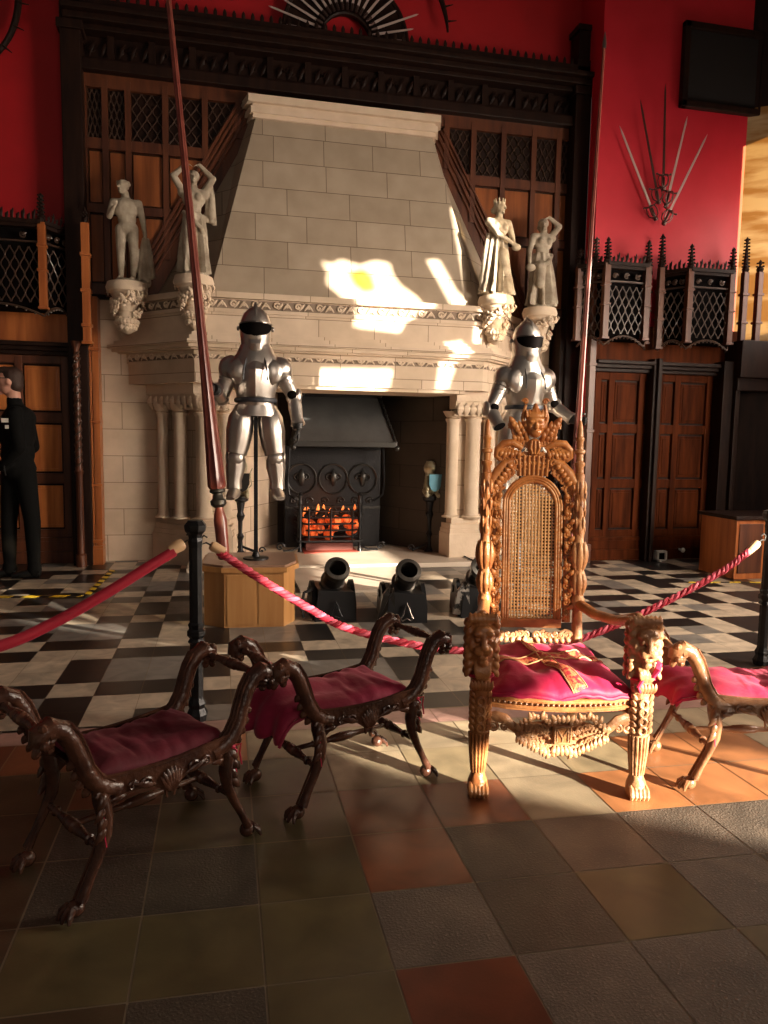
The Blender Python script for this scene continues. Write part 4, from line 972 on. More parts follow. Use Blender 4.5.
# ================================================================== ARMOUR
def armour(label, loc, rz, mir, pose):
    t = thing('suit_of_armour', label, 'armour', loc, rz)
    X = (lambda x: -x) if mir else (lambda x: x)
    def q(p): return Vector((X(p[0]), p[1], p[2]))
    def plate(pts, rad, name, m=M_steel, n=32, **k):
        return MB().sweep([q(p) for p in pts], rad, n=n, flute=(8, .035)).build(name, m, t, **k)
    # helmet: skull with comb, face opening, chin piece
    g = MB(); g.sweep([(0, 0, 1.46), (0, 0, 1.50), (0, -.005, 1.545), (0, -.008, 1.60), (0, -.005, 1.655), (0, 0, 1.71), (0, 0, 1.75), (0, 0, 1.765)], [(.098, .094), (.106, .098), (.118, .104), (.122, .108), (.116, .102), (.092, .082), (.045, .04), (.005, .005)], n=22, up=(0, -1, 0))
    g.sweep([(0, -.112, 1.665), (0, -.075, 1.745), (0, 0, 1.785), (0, .075, 1.745), (0, .105, 1.66)], [(.006, .012)]*5, n=8)
    g.sweep([(0, -.085, 1.46), (0, -.108, 1.50), (0, -.10, 1.535)], [(.03, .05), (.022, .05), (.012, .05)], n=12, up=(0, -1, 0))
    hm = g.build('helmet', M_steel, t)
    def fo_(u, v):
        z = 1.640-.092*v; w = R(66)*sqrt(max(.0, 1-v**2.4))+R(3); a = (-1+2*u)*w; k = 1-.10*v**2
        return (sin(a)*.116*k, -.007-cos(a)*.129*k, z-.012*(1-cos(a))*(1-v))
    g = MB().grid(fo_, 20, 10); g.build('face_opening', M_black, hm, solid=.004)
    g = MB().sweep([Vector(fo_(k/16, 0)) for k in range(17)], .006, n=6); g.build('visor_rim', M_steeld, hm)
    g = MB(); g.ell((-.118, .01, 1.61), (.012, .018, .018)); g.ell((.118, .01, 1.61), (.012, .018, .018)); g.build('visor_pivots', M_steeld, hm)
    g = MB(); g.sweep([(0, 0, 1.33), (0, -.005, 1.385), (0, 0, 1.44), (0, 0, 1.50)], [(.135, .19), (.13, .17), (.112, .13), (.10, .104)], n=20, up=(0, -1, 0)); g.build('gorget', M_steel, t)
    # cuirass with medial ridge
    g = MB(); bm = g.bm; rings = []
    for z, a, bq, rd in ((1.05, .135, .10, .0), (1.10, .125, .10, .01), (1.16, .135, .115, .02), (1.24, .160, .135, .035), (1.32, .175, .14, .035), (1.38, .165, .12, .015), (1.42, .12, .09, .0)):
        ring = []
        for i in range(32):
            an = 2*pi*i/32; x = cos(an)*a; y = sin(an)*bq
            if y < 0: y -= rd*max(0, 1-abs(x)/.09)
            ring.append(bm.verts.new((x, y, z)))
        rings.append(ring)
    for k in range(len(rings)-1):
        for i in range(32): bm.faces.new((rings[k][i], rings[k][(i+1) % 32], rings[k+1][(i+1) % 32], rings[k+1][i]))
    bm.faces.new(rings[0][::-1]); bm.faces.new(rings[-1]); br = g.build('breastplate', M_steel, t, angle=25)
    g = MB(); g.sweep([(cos(a)*.142, sin(a)*.125-(.018 if sin(a) < 0 else 0), 1.118) for a in [2*pi*i/24 for i in range(24)]], [(.016, .006)]*24, n=6, closed=True, up=(0, 0, 1)); g.build('belt', M_strap, t)
    # fauld lames and hips
    for k in range(2):
        z = 1.085-.03*k; MB().sweep([(0, 0, z), (0, 0, z-.045)], [(.105+.012*k, .138+.016*k), (.112+.012*k, .150+.016*k)], n=24, up=(0, -1, 0)).build('fauld_lame', M_steel, t)
    # legs
    for s in (-1, 1):
        hx = s*.100
        K = (s*.135, -.02, .72); F = (s*.15, 0, .50)
        hipd = plate([(hx-s*.02, 0, 1.065), (hx, -.005, .99), (hx+s*.012, -.01, .90), (hx+s*.025, -.012, .80), (K[0], -.02, .745)], [(.06, .06), (.098, .085), (.100, .09), (.084, .078), (.072, .068)], 'cuisse')
        g = MB(); g.ell(q((K[0], -.048, .720)), (.058, .045, .05)); g.ell(q((K[0]+s*.062, -.02, .720)), (.012, .04, .045)); g.build('knee_cop', M_steel, t)
        plate([(K[0], -.015, .715), (K[0]+s*.006, .0, .65), (F[0], .0, .56), (F[0], 0, .50)], [(.066, .062), (.070, .066), (.050, .050), (.052, .052)], 'greave')
        g = MB(); g.sweep([q((F[0], .03, .485)), q((F[0], -.03, .475)), q((F[0]+s*.01, -.10, .458)), q((F[0]+s*.02, -.17, .445))], [(.035, .04), (.042, .045), (.03, .045), (.012, .03)], n=12); g.build('sabaton', M_steel, t)
        g = MB(); g.sweep([q((hx+s*.06, -.06, .99)), q((hx+s*.065, -.065, .85)), q((K[0]+s*.03, -.06, .78))], .007, n=5); g.build('leg_ridge', M_steeld, hipd)
    # shoulders and arms
    for s, (E, Wp, Hd) in ((-1, pose[0]), (1, pose[1])):
        E, Wp = Vector(E), Vector(Wp); S = Vector((s*.165, 0, 1.335))
        g = MB(); g.ell(q(S), (.092, .090, .092)); g.ell(q((s*.11, -.085, 1.31)), (.080, .040, .09)); g.ell(q((s*.11, .07, 1.31)), (.07, .035, .08)); pa = g.build('pauldron', M_steel, t, vox=.012)
        for k in range(3):
            a = S.lerp(E, .22+.12*k); b = S.lerp(E, .30+.12*k); MB().sweep([q(a), q(b)], [.068-.004*k, .064-.004*k], n=14).build('shoulder_lame', M_steel, pa)
        MB().sweep([q(S.lerp(E, .25)), q(S.lerp(E, .6)), q(S.lerp(E, .95))], [.052, .053, .046], n=14).build('upper_arm_plate', M_steel, t)
        g = MB(); g.ell(q(E), (.055, .055, .055)); d = (E-S).normalized(); g.ell(q(E+Vector((s*.035, .0, 0))), (.025, .055, .06)); g.build('couter', M_steel, t)
        MB().ell(q(E+Vector((-s*.012, -.045, .012))), (.035, .018, .03)).build('elbow_opening', M_black, t)
        D = (Wp-E).normalized(); MB().sweep([q(E+D*.03), q(E.lerp(Wp, .4)), q(E.lerp(Wp, .8)), q(Wp)], [.046, .050, .042, .052], n=14).build('vambrace', M_steel, t)
        if Hd is not None:
            g = MB(); hd, nv = Hd; g.sweep([q(Wp-D*.01), q(Wp+Vector(hd).normalized()*.03)], [.04, .036], n=10); hh = Vector(hd).normalized(); nn = Vector(nv)
            hand(g, q(Wp+hh*.02), q(hh), q(nn), .155, .5 if abs(hh.z) > .5 else 1.1); g.build('gauntlet', M_glove, t)
        else:
            MB().sweep([q(Wp-D*.012), q(Wp+D*.002)], [.045, .046], n=14).build('cuff_opening', M_black, t)
    for s in (-1, 1): MB().sweep([(s*.06, -.11, 1.40), (s*.075, -.165, 1.32), (s*.08, -.172, 1.25)], [(.009, .004)]*3, n=6).build('strap', M_strap, t)
    # stand
    zf = -.43 if mir else 0
    g = MB(); g.bb(-.014, .014, -.014, .014, zf, 1.06); g.build('stand_pole', M_iron, t, smooth=False); MB().lathe((0, 0, zf), [(0, .09), (.012, .09), (.02, .03), (.05, .02)], n=20).build('stand_foot', M_iron, t)
    return t
ZA = .43
armour('polished suit of armour on the left plinth, gripping the left-hand lance', (.222, 5.2, ZA), -.05, False,
       [((-.235, .0, 1.13), (-.262, -.17, 1.175), ((-.35, -.6, .15), (1, 0, 0))), ((.262, -.0, 1.15), (.292, -.06, .955), ((.03, -.08, -1), (-1, 0, 0)))])
armour('polished suit of armour rising behind the tall carved throne', (2.225, 5.2, ZA), .10, True,
       [((-.25, .0, 1.14), (-.345, -.12, 1.04), ((-.5, -.5, -.1), (1, 0, 0))), ((.29, -.02, 1.10), (.26, -.12, .97), None)])
# chest of suit
def lance(label, a, b, rs):
    a, b = Vector(a), Vector(b); L = (b-a).length; t = thing('tilting_lance', label, 'lance', a); t.rotation_mode = 'QUATERNION'; t.rotation_quaternion = (b-a).to_track_quat('Z', 'Y')
    MB().lathe((0, 0, 0), [(0, .025), (.01, .038), (.26, .042), (.30, .034), (.33, .024), (.36, .024)], n=16).build('butt', M_lance, t)
    MB().lathe((0, 0, 0), [(.34, .028), (.36, .05), (.385, .052), (.40, .035), (.43, .03), (.44, .048), (.455, .05), (.465, .03)], n=16).build('vamplate_collar', M_irong, t)
    P = [(h, r*rs) for h, r in ((.46, .042), (.48, .053), (.55, .051), (.9, .038), (1.3, .029), (1.8, .025), (L*.75, .019), (L-.06, .013), (L, .009))]
    MB().lathe((0, 0, 0), P, n=24, flute=(8, .10)).build('fluted_shaft', M_lance, t)
    MB().lathe((0, 0, L), [(-.03, .014), (0, .016), (.08, .003)], n=10).build('tip', M_steeld, t)
lance('long fluted red-brown lance held by the left suit, slanting up out of the picture', (.0, 4.78, .50), (-.36, 5.1, 4.45), 1.0)
lance('long lance held upright by the right suit against the red wall', (2.528, 4.97, .35), (2.636, 4.97, 4.09), .72)

# ================================================================== MORTARS
def mortar(label, x, y, rz, side):
    t = thing('small_mortar', label, 'mortar', (x, y, 0), rz, 'row of small mortars in front of the hearth')
    g = MB().prism([(-.15, -.2, 0), (.15, -.2, 0), (.135, -.17, .20), (-.12, -.17, .22)], (0, .36, .0)); g.build('bed', M_bed, t, smooth=False, bevel=.008)
    for s in (-1, 1):
        g = MB(); P = [(s*.145, -.14+.30*k/10, .12+.13*sin(pi*k/10)) for k in range(11)]
        g.prism([(s*.13, -.15, 0), *[(s*.13, -.15+.30*k/10, .10+.16*sin(pi*k/10)) for k in range(11)], (s*.13, .15, 0)], (s*.03, 0, 0)); g.build('cheek', M_bed, t, smooth=False, bevel=.006)
    ax = Vector((0.04, -.80, .62)).normalized(); o = Vector((0, .06, .19))
    g = MB(); g.lathe(o, [(-.06, .03), (-.04, .075), (0, .088), (.09, .078), (.10, .088), (.12, .09), (.13, .076), (.24, .072), (.25, .086), (.28, .092), (.31, .09), (.315, .062), (.20, .055), (.12, .05)], n=24, axis=ax); g.build('barrel', M_bronze, t)
    MB().lathe(o, [(.13, .056), (.16, .058), (.19, .054)], n=18, axis=ax).build('bore', M_black, t)
    g = MB(); g.lathe((-.17, .05, .17), [(0, .03), (.34, .03)], n=12, axis=(1, 0, 0)); g.build('trunnion', M_irong, t)
    g = MB(); g.sweep([(-.03, -.205, .02), (-.045, -.21, .035), (-.03, -.21, .06), (-.018, -.205, .10), (0, -.2, .145), (.018, -.205, .10), (.03, -.21, .06), (.045, -.21, .035), (.03, -.205, .02), (0, -.205, .035)], .005, n=6, closed=True); g.build('keyhole_plate', M_steeld if side == 1 else M_iron, t)
    g = MB()
    if side: g.prism([(-.20, -.16, .02), (-.17, -.18, .20), (-.13, -.17, .25), (-.12, -.19, .20), (-.09, -.18, .25), (-.08, -.19, .02)], (0, .04, 0)); g.build('side_plate', mat('whitish_flaking_paint', (.35, .33, .30), .6, col2=(.03, .03, .03), nscale=18, mixr=(.5, .56)) if side == 2 else M_irong, t, smooth=False, bevel=.012)
    else: g.sweep([(-.16, -.12, .22), (-.22, -.14, .20), (-.24, -.14, .10), (-.22, -.14, .02)], .012, n=6); g.sweep([(-.16, -.1, .1), (-.23, -.1, .12)], .012, n=6); g.build('lifting_handle', M_iron, t)
mortar('small black mortar nearest the left plinth, behind the rope', .77, 5.22, 0.02, 0)
mortar('middle small mortar with a keyhole-shaped plate on its bed', 1.27, 5.08, -.05, 1)
mortar('small mortar with whitish side plates, partly hidden by the throne', 1.86, 5.15, -.1, 2)

# ================================================================== ROPES AND POSTS
def post(label, x, y):
    t = thing('iron_barrier_post', label, 'barrier post', (x, y, 0), .3)
    MB().lathe((0, 0, 0), [(0, .045), (.02, .048), (.03, .05), (.06, .036), (.08, .042), (.10, .033), (.11, .030)], n=8).build('base', M_iron, t, angle=20)
    MB().lathe((0, 0, 0), [(.10, .030), (.36, .030), (.37, .040), (.385, .030), (.40, .042), (.42, .042), (.43, .032), (.45, .038), (.46, .030), (.82, .030)], n=8).build('shaft', M_iron, t, angle=20)
    MB().lathe((0, 0, 0), [(.80, .030), (.83, .034), (.845, .030), (.86, .034), (.875, .047), (.89, .05), (.902, .05), (.918, .036), (.922, .034)], n=8).build('cap', M_iron, t, angle=20)
    return t
post('black octagonal iron rope post behind the left stool', -.125, 3.33)
post('black iron rope post at the right edge, behind the right-hand stool', 3.115, 3.62)
def rope(label, pts, r, twist, ends, hooks):
    t = thing('barrier_rope', label, 'rope', (0, 0, 0))
    P = [Vector(p) for p in pts]
    def cr(u):
        n = len(P)-1; i = min(int(u*n), n-1); f = u*n-i; p0, p1, p2, p3 = P[max(i-1, 0)], P[i], P[i+1], P[min(i+2, n)]
        return .5*((2*p1)+(p2-p0)*f+(2*p0-5*p1+4*p2-p3)*f*f+(3*p1-p0-3*p2+p3)*f**3)
    N_ = 160; Q = [cr(k/N_) for k in range(N_+1)]; Ltot = sum((Q[k+1]-Q[k]).length for k in range(N_))
    if twist:
        st = 3; K = int(Ltot/.0055)
        for s in range(st):
            g = MB(); R_ = []
            for k in range(K+1):
                u = k/K; c = cr(u); tg = (cr(min(u+.004, 1))-cr(max(u-.004, 0))).normalized(); a = tg.cross(Vector((0, 0, 1))).normalized(); b = a.cross(tg); an = u*Ltot/(r*5.6)*2*pi+2*pi*s/st
                R_.append(c+(a*cos(an)+b*sin(an))*r*.5)
            g.sweep(R_, r*.60, n=6); g.build('strand', M_rope if s else M_ropel, t)
    else:
        MB().sweep(Q, r, n=12).build('cord', M_rope, t)
    for a, b in ends: MB().sweep([Vector(a), Vector(a).lerp(Vector(b), .8), Vector(b)], [r*1.02, r*1.25, r*1.0], n=12).build('end_cap', M_brass, t)
    for a, d in hooks:
        a, d = Vector(a), Vector(d); U = Vector((0, 0, 1)); MB().sweep([a, a+d*.02+U*.012, a+d*.04+U*.005, a+d*.045+U*.03, a+d*.03+U*.045, a+d*.015+U*.035], .004, n=6).build('hook', M_irong, t)
# end points at the post head
rope('thick smooth crimson rope sagging away to the left edge from the left post', [(-.215, 3.29, .79), (-.314, 3.256, .733), (-.511, 3.187, .617), (-.70, 3.12, .520), (-.864, 3.05, .462), (-1.15, 2.95, .42), (-1.6, 2.8, .45)], .024, False, [((-.235, 3.29, .79), (-.178, 3.315, .822))], [((-.178, 3.32, .822), (1, 0, 0))])
rope('twisted crimson rope sagging behind the middle stool and throne to the right post', [(-.02, 3.345, .775), (.172, 3.38, .634), (.402, 3.42, .479), (.60, 3.45, .365), (.98, 3.50, .247), (1.35, 3.53, .190), (1.75, 3.55, .195), (2.1, 3.57, .285), (2.45, 3.59, .415), (2.80, 3.61, .570), (2.99, 3.61, .70)], .019, True, [((0, 3.35, .775), (-.058, 3.335, .808)), ((2.96, 3.61, .675), (3.03, 3.612, .735))], [((-.058, 3.335, .808), (-1, 0, 0)), ((3.03, 3.61, .735), (1, 0, .2))])

# ================================================================== GUARD
gd = thing('person', 'security guard in a black uniform and glasses standing sideways at the left edge', 'person', (-1.775, 6.98, 0))
g = MB()
f = Vector((-.97, -.25, 0)).normalized(); s = Vector((-f.y, f.x, 0)); U = Vector((0, 0, 1)); q3 = Matrix((s, f, U)).transposed()
c0 = Vector((0, 0, 0))
for k, (ox, oy) in ((-1, (-.10, .03)), (1, (.11, -.04))):
    hipp = c0+s*k*.0+Vector((ox*.55, oy, .95)); kn = Vector((ox, oy, .52)); an = Vector((ox*1.05, oy, .10))
    g.cap(hipp, kn, .098, .070, 14); g.cap(kn, an, .072, .052, 14); g.cap(an, an+U*-.03, .062, .064, 12)
g.ell((0, 0, .98), (.15, .15, .13)); g.ell((.0, 0, 1.12), (.14, .16, .16)); g.ell((.0, 0, 1.30), (.155, .19, .19)); g.ell((.02, 0, 1.42), (.14, .19, .12))
g.cap((.03, -.17, 1.46), (.03, .17, 1.46), .068, .068); g.cap((.0, 0, 1.5), (-.015, 0, 1.58), .075, .064)
for k in (-1, 1):
    sh = Vector((.03, k*.19, 1.44)); el = Vector((.075, k*.235, 1.17)); wr_ = Vector((-.10, k*.15, 1.0))
    g.cap(sh, el, .070, .055, 12); g.cap(el, wr_, .054, .04, 12)
g.build('uniform', M_cloth, gd, vox=.016)
g = MB(); hc = Vector((-.045, 0, 1.735)); head(g, hc, .118, (-1, -.12, 0)); g.cap((-.01, 0, 1.55), (-.02, 0, 1.66), .058, .058)
for k in (-1, 1): hand(g, (-.10, k*.15, 1.0), (-.7, -k*.6, -.35), (0, -k, 0), .18)
g.cap((-.01, 0, 1.60), (0, 0, 1.0), .05, .09)
for k in (-1, 1):
    g.cap((0, 0, 1.45), (.03, k*.19, 1.44), .04, .035); g.cap((.03, k*.19, 1.44), (.075, k*.235, 1.17), .035, .03); g.cap((.075, k*.235, 1.17), (-.10, k*.15, 1.0), .03, .025)
g.build('body', M_skin, gd, vox=.008)
g = MB(); g.ell(hc+Vector((.022, 0, .045)), (.094, .092, .092)); g.ell(hc+Vector((.05, 0, -.02)), (.062, .078, .075)); g.ell(hc+Vector((-.03, 0, .10)), (.07, .07, .035)); g.build('hair', M_hair, gd, vox=.01)
g = MB()
for k in (-1, 1): g.sweep([hc+Vector((-.105, k*.02, .03)), hc+Vector((-.09, k*.075, .03)), hc+Vector((.0, k*.088, .03))], .004, n=5)
g.build('glasses', M_irong, gd)
for k, (ox, oy) in ((-1, (-.105, .03)), (1, (.115, -.04))):
    g = MB(); g.sweep([Vector((ox+.05, oy, .045)), Vector((ox, oy, .055)), Vector((ox-.1, oy-.02, .04)), Vector((ox-.18, oy-.03, .03))], [(.04, .04), (.05, .045), (.036, .045), (.02, .03)], n=12, up=(0, 0, 1)); g.build('shoe', M_shoe, gd)
MB().box((-.02, -.245, 1.40), (.075, .012, .035)).build('white_badge', M_white, gd, smooth=False, bevel=.003); MB().box((-.015, -.245, 1.345), (.03, .012, .03)).build('white_badge', M_white, gd, smooth=False, bevel=.003)
g = MB(); g.sweep([(-.05, -.19, 1.08), (-.06, -.20, 1.0), (-.05, -.20, .93)], .006, n=5); g.ell((-.05, -.20, 1.07), .018, u=8, v=6); g.build('key_chain', M_irong, gd)
# ================================================================== CURULE STOOLS
def make_stool(label, loc, rz, m):
    t = thing('carved_stool', label, 'stool', loc, rz, 'carved folding-style stools with velvet pads'); YD = .165
    for sy in (-1, 1):
        y = sy*YD
        # seat rail with carved frieze and two arches
        g = MB(); P = []
        for k in range(13):
            u = -1+2*k/12; P.append((u*.205, y-.014, .350+.016*u*u))
        for k in range(25):
            u = 1-2*k/24; a = abs(u); z = .238+.068*sin(min(a, 1)*pi)**.6 if a > .04 else .262; P.append((u*.205, y-.014, z))
        g.prism(P, (0, .028, 0)); o = g.build('seat_rail', m, t, smooth=False, bevel=.004)
        g = MB(); yy = y+sy*.016; Uv = Vector((1, 0, 0)); Zv = Vector((0, 0, 1)); nv = (0, sy, 0)
        for k in range(7):
            a = (k-3)/3*.9; g.leaf((0, yy, .262), (sin(a)*.045, yy, .278+cos(a)*.060), .009, nv, .15, .4)
        for s in (-1, 1):
            g.scroll((s*.075, yy, .312), Uv*s, Zv, .020, 1.3, .006); g.leaf((s*.05, yy, .30), (s*.12, yy, .325), .009, nv, .1, .4)
            g.scroll((s*.12, yy, .318), -Uv*s, Zv, .016, 1.2, .005); g.ell((s*.165, yy, .318), (.016, .008, .016), u=8, v=6)
            g.leaf((s*.14, yy, .30), (s*.185, yy, .30), .008, nv, .1, .4)
        g.sweep([(-.205+.41*k/12, yy-.003*sy, .356+.014*(2*k/12-1)**2) for k in range(13)], .006, n=6); 
        for c in (-1, 1): g.sweep([(c*.103+.092*cos(pi*k/10), yy-.004*sy, .246+.060*sin(pi*k/10)**.7) for k in range(11)], .005, n=5)
        g.build('rail_carving', m, o)
        for sx in (-1, 1):
            # arm ending in an outward scrolled beast head
            pts = [(.150, .322), (.190, .334), (.225, .362), (.248, .400), (.262, .445), (.280, .492), (.305, .530), (.335, .545), (.362, .532), (.370, .505)]
            g = MB(); g.sweep([(sx*a, y, b) for a, b in pts], [(.022, .025), (.028, .025), (.032, .026), (.031, .026), (.027, .025), (.026, .025), (.030, .027), (.036, .030), (.033, .029), (.020, .020)], n=12, up=(0, 1, 0))
            arm = g.build('arm', m, t)
            g = MB()
            for dy in (-.013, 0, .013): g.sweep([(sx*(a-.020), y+dy, b+.016) for a, b in pts[1:7]], .0045, n=5)
            for k in range(4):
                i = 2+k*.7; j = int(i); f_ = i-j; a = pts[j][0]*(1-f_)+pts[j+1][0]*f_; b = pts[j][1]*(1-f_)+pts[j+1][1]*f_
                g.leaf((sx*(a+.012), y, b-.010), (sx*(a+.030), y, b-.034), .012, (0, sy, 0), .1, .8)
            g.build('reeding', m, arm)
            g = MB(); hc = Vector((sx*.350, y, .525))
            for k in range(16):
                an = k*2.4; rr = .012+.002*k; g.ell(hc+Vector((sx*.010*cos(an*1.3), cos(an)*rr*.85, sin(an)*rr*.85)), .0135, u=7, v=5)
            g.cap(hc+Vector((sx*.01, 0, -.015)), hc+Vector((sx*.022, 0, -.042)), .017, .011, 8)
            for dy in (-.022, .022): g.scroll(hc+Vector((-.005*sx, dy, .002)), (sx, 0, 0), (0, 0, 1), .024, 1.3, .007)
            g.build('beast_head', m, arm)
            # cabriole leg with claw foot
            lp = [(.208, .345), (.205, .300), (.196, .255), (.200, .205), (.222, .150), (.250, .095), (.272, .050)]
            g = MB(); g.sweep([(sx*a, y*(1+.02*i), b) for i, (a, b) in enumerate(lp)], [(.024, .022), (.030, .022), (.027, .021), (.022, .018), (.017, .014), (.014, .012), (.017, .015)], n=12, up=(0, 1, 0))
            leg = g.build('leg', m, t)
            g = MB()
            for k in range(4): g.leaf((sx*.20, y+sy*.02, .33-.03*k), (sx*(.225+.01*(k % 2)), y+sy*.022, .285-.03*k), .011, (0, sy, 0), .15, .5)
            g.scroll((sx*.205, y+sy*.020, .322), (sx, 0, 0), (0, 0, 1), .020, 1.3, .006)
            for dy in (-.007, .007): g.sweep([(sx*(a+.010), y+dy, b) for a, b in lp[2:]], .004, n=5)
            g.build('leg_carving', m, leg)
            g = MB(); fx = sx*.290
            g.ell((fx-sx*.008, y, .026), (.026, .024, .024))
            for k in range(4):
                an = (-.75+.5*k); d = Vector((sx*cos(an), sin(an), 0)); p = Vector((fx-sx*.01, y, .024))
                g.sweep([p, p+d*.025+Vector((0, 0, .010)), p+d*.040+Vector((0, 0, -.003)), p+d*.046+Vector((0, 0, -.018))], [.010, .010, .008, .004], n=7)
            g.build('claw_foot', m, leg)
    for sx in (-1, 1):
        L = 2*YD; pr = [(0, .010), (.05, .010), (.055, .016), (.065, .010), (.10, .013), (.13, .017), (.14, .010), (.15, .019), (.18, .019), (.19, .010), (.20, .017), (.23, .013), (.265, .010), (.275, .016), (.28, .010), (L, .010)]
        MB().lathe((sx*.345, -YD, .528), pr, n=12, axis=(0, 1, 0)).build('turned_arm_rail', m, t)
        MB().lathe((sx*.213, -YD, .170), [(h, r*1.0) for h, r in pr], n=12, axis=(0, 1, 0)).build('side_stretcher', m, t)
    MB().lathe((-.213, 0, .170), [(0, .009), (.08, .009), (.085, .013), (.09, .009), (.16, .011), (.17, .015), (.213, .018), (.256, .015), (.266, .011), (.336, .009), (.341, .013), (.346, .009), (.426, .009)], n=12, axis=(1, 0, 0)).build('middle_stretcher', m, t)
    MB().bb(-.20, .20, -YD, YD, .325, .336).build('seat_board', m, t, smooth=False)
    g = MB()
    g.sweep([(.212, -YD-.022, .335), (.222, -YD-.03, .32), (.214, -YD-.026, .295), (.220, -YD-.03, .25)], .003, n=5); g.sweep([(.212, -YD-.022, .335), (.235, -YD-.034, .34), (.232, -YD-.03, .31), (.240, -YD-.03, .27)], .003, n=5)
    g.ell((.212, -YD-.024, .335), (.009, .007, .007), u=8, v=6); g.sweep([(-.212, -YD-.022, .335), (-.205, -YD-.03, .30), (-.212, -YD-.026, .25), (-.206, -YD-.03, .18)], .0025, n=5)
    g.build('ribbon_tie', M_ribbon, t)
    return t
def pad(label, loc, rz, m, drape=0, seed=0, hem=True):
    """ velvet pad, optionally hanging over the left side of the seat """
    t = thing('velvet_pad', label, 'cushion', loc, rz, 'crimson velvet pads on the stools')
    x0, x1 = -.200-.0*drape, .200; NU, NV = 44, 28
    def f(u, v):
        x = x0+(x1-x0)*u; y = -.152+.304*v
        e = min(min(u, 1-u)*6, min(v, 1-v)*5, 1); z = .348+.030*e**.5+.016*(2*u-1)**2
        n_ = noise.noise(Vector((x*9+seed, y*5, seed))); z += .012*n_+.009*noise.noise(Vector((x*26+seed, y*11, 2)))+.004*noise.noise(Vector((x*60+seed, y*16, 5)))
        if drape and u < .34:
            w = (.34-u)/.34; x = -.064-.05*w-.215*sin(min(w*1.30, 1)*pi/2)-.06*w*w*v; z -= max(0, w-.42)**1.1*.17*drape; z += .04*w*(1-w); y = y*(1-.10*w)
            z += .010*sin(v*19+seed)*w*w; x -= .012*sin(v*17+1)*w*w
        if v < .06: z -= .006
        return (x, y, z)
    MB().grid(f, NU, NV).build('velvet_top', m, t, solid=.012, angle=180)
    if hem:
        P = [Vector(f(k/40, .0)) for k in range(41)]; MB().sweep([p+Vector((0, -.002, -.008)) for p in P], .006, n=6).build('front_piping', m, t)
    return t
S1 = ((-.2575, 2.268, 0), .60); S2 = ((.434, 2.632, 0), .405); S3 = ((2.02, 2.42, 0), -.20)
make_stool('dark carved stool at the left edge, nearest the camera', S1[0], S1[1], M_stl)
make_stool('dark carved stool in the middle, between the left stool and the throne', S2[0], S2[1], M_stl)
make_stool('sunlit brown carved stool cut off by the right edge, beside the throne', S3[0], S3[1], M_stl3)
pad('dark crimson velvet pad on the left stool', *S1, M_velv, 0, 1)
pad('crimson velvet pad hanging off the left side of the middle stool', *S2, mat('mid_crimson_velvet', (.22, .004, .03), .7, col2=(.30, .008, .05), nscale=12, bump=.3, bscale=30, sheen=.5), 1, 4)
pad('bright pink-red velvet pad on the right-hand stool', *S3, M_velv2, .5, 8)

# ================================================================== THRONE
TH = thing('carved_throne', 'tall golden carved wooden throne with cane back, lion-head arms and pierced crest', 'throne', (1.1975, 2.374, 0), -.2217)
Zv = Vector((0, 0, 1)); Uv = Vector((1, 0, 0)); FN = (0, -1, 0)
def tp_(mb, name, m=M_thr, par=None, **k):
    o = mb.build(name, m, par or TH, **k)
    if name in ('cane_panel', 'panel_frame', 'foliate_border', 'shoulder_bracket', 'lower_back_rail', 'pierced_crest'): o.data.transform(Matrix.Translation((BX, 0, 0)))
    return o
BX = -.022
by = lambda z: .455+.10*(z-.4)          # back plane, gently reclined
def lion(mb, c, w, h):
    """ frontal lion mask, about w wide and h tall, facing -y """
    c = Vector(c)
    mb.ell(c, (w*.5, w*.48, h*.5)); mb.ell(c+Vector((0, 0, -h*.42)), (w*.42, w*.42, h*.28))
    mb.ell(c+Vector((0, -w*.38, h*.20)), (w*.34, w*.14, h*.14))           # brow
    for s in (-1, 1):
        mb.ell(c+Vector((s*w*.20, -w*.52, h*.20)), (w*.15, w*.07, h*.05)); mb.ell(c+Vector((s*w*.19, -w*.47, h*.09)), (w*.09, w*.08, h*.05))
        mb.ell(c+Vector((s*w*.14, -w*.52, -h*.10)), (w*.17, w*.14, h*.09)); mb.ell(c+Vector((s*w*.40, -w*.05, h*.36)), (w*.11, w*.1, h*.10))
        mb.ell(c+Vector((s*w*.36, -w*.28, -h*.02)), (w*.12, w*.16, h*.13))
        for k in range(7):
            z = h*(.42-.15*k); mb.leaf(c+Vector((s*w*.36, -w*.22, z)), c+Vector((s*w*.52, -w*.14, z-h*.16)), w*.10, (s*.6, -.8, 0), .2, .6)
            mb.leaf(c+Vector((s*w*.44, w*.10, z)), c+Vector((s*w*.50, w*.16, z-h*.16)), w*.10, (s, 0, 0), .2, .6)
    mb.cap(c+Vector((0, -w*.50, h*.18)), c+Vector((0, -w*.64, -h*.02)), w*.08, w*.12, 8)   # nose
    mb.ell(c+Vector((0, -w*.48, -h*.235)), (w*.17, w*.10, h*.035)); mb.ell(c+Vector((0, -w*.44, -h*.32)), (w*.16, w*.12, h*.07))
    for k in range(5): mb.leaf(c+Vector((w*.12*(k-2), -w*.34, -h*.36)), c+Vector((w*.08*(k-2), -w*.36, -h*.66)), w*.07, FN, .2, .7)
    for k in range(7): mb.leaf(c+Vector((w*.13*(k-3), -w*.30, h*.36)), c+Vector((w*.14*(k-3), -w*.12, h*.56)), w*.08, FN, .2, .7)
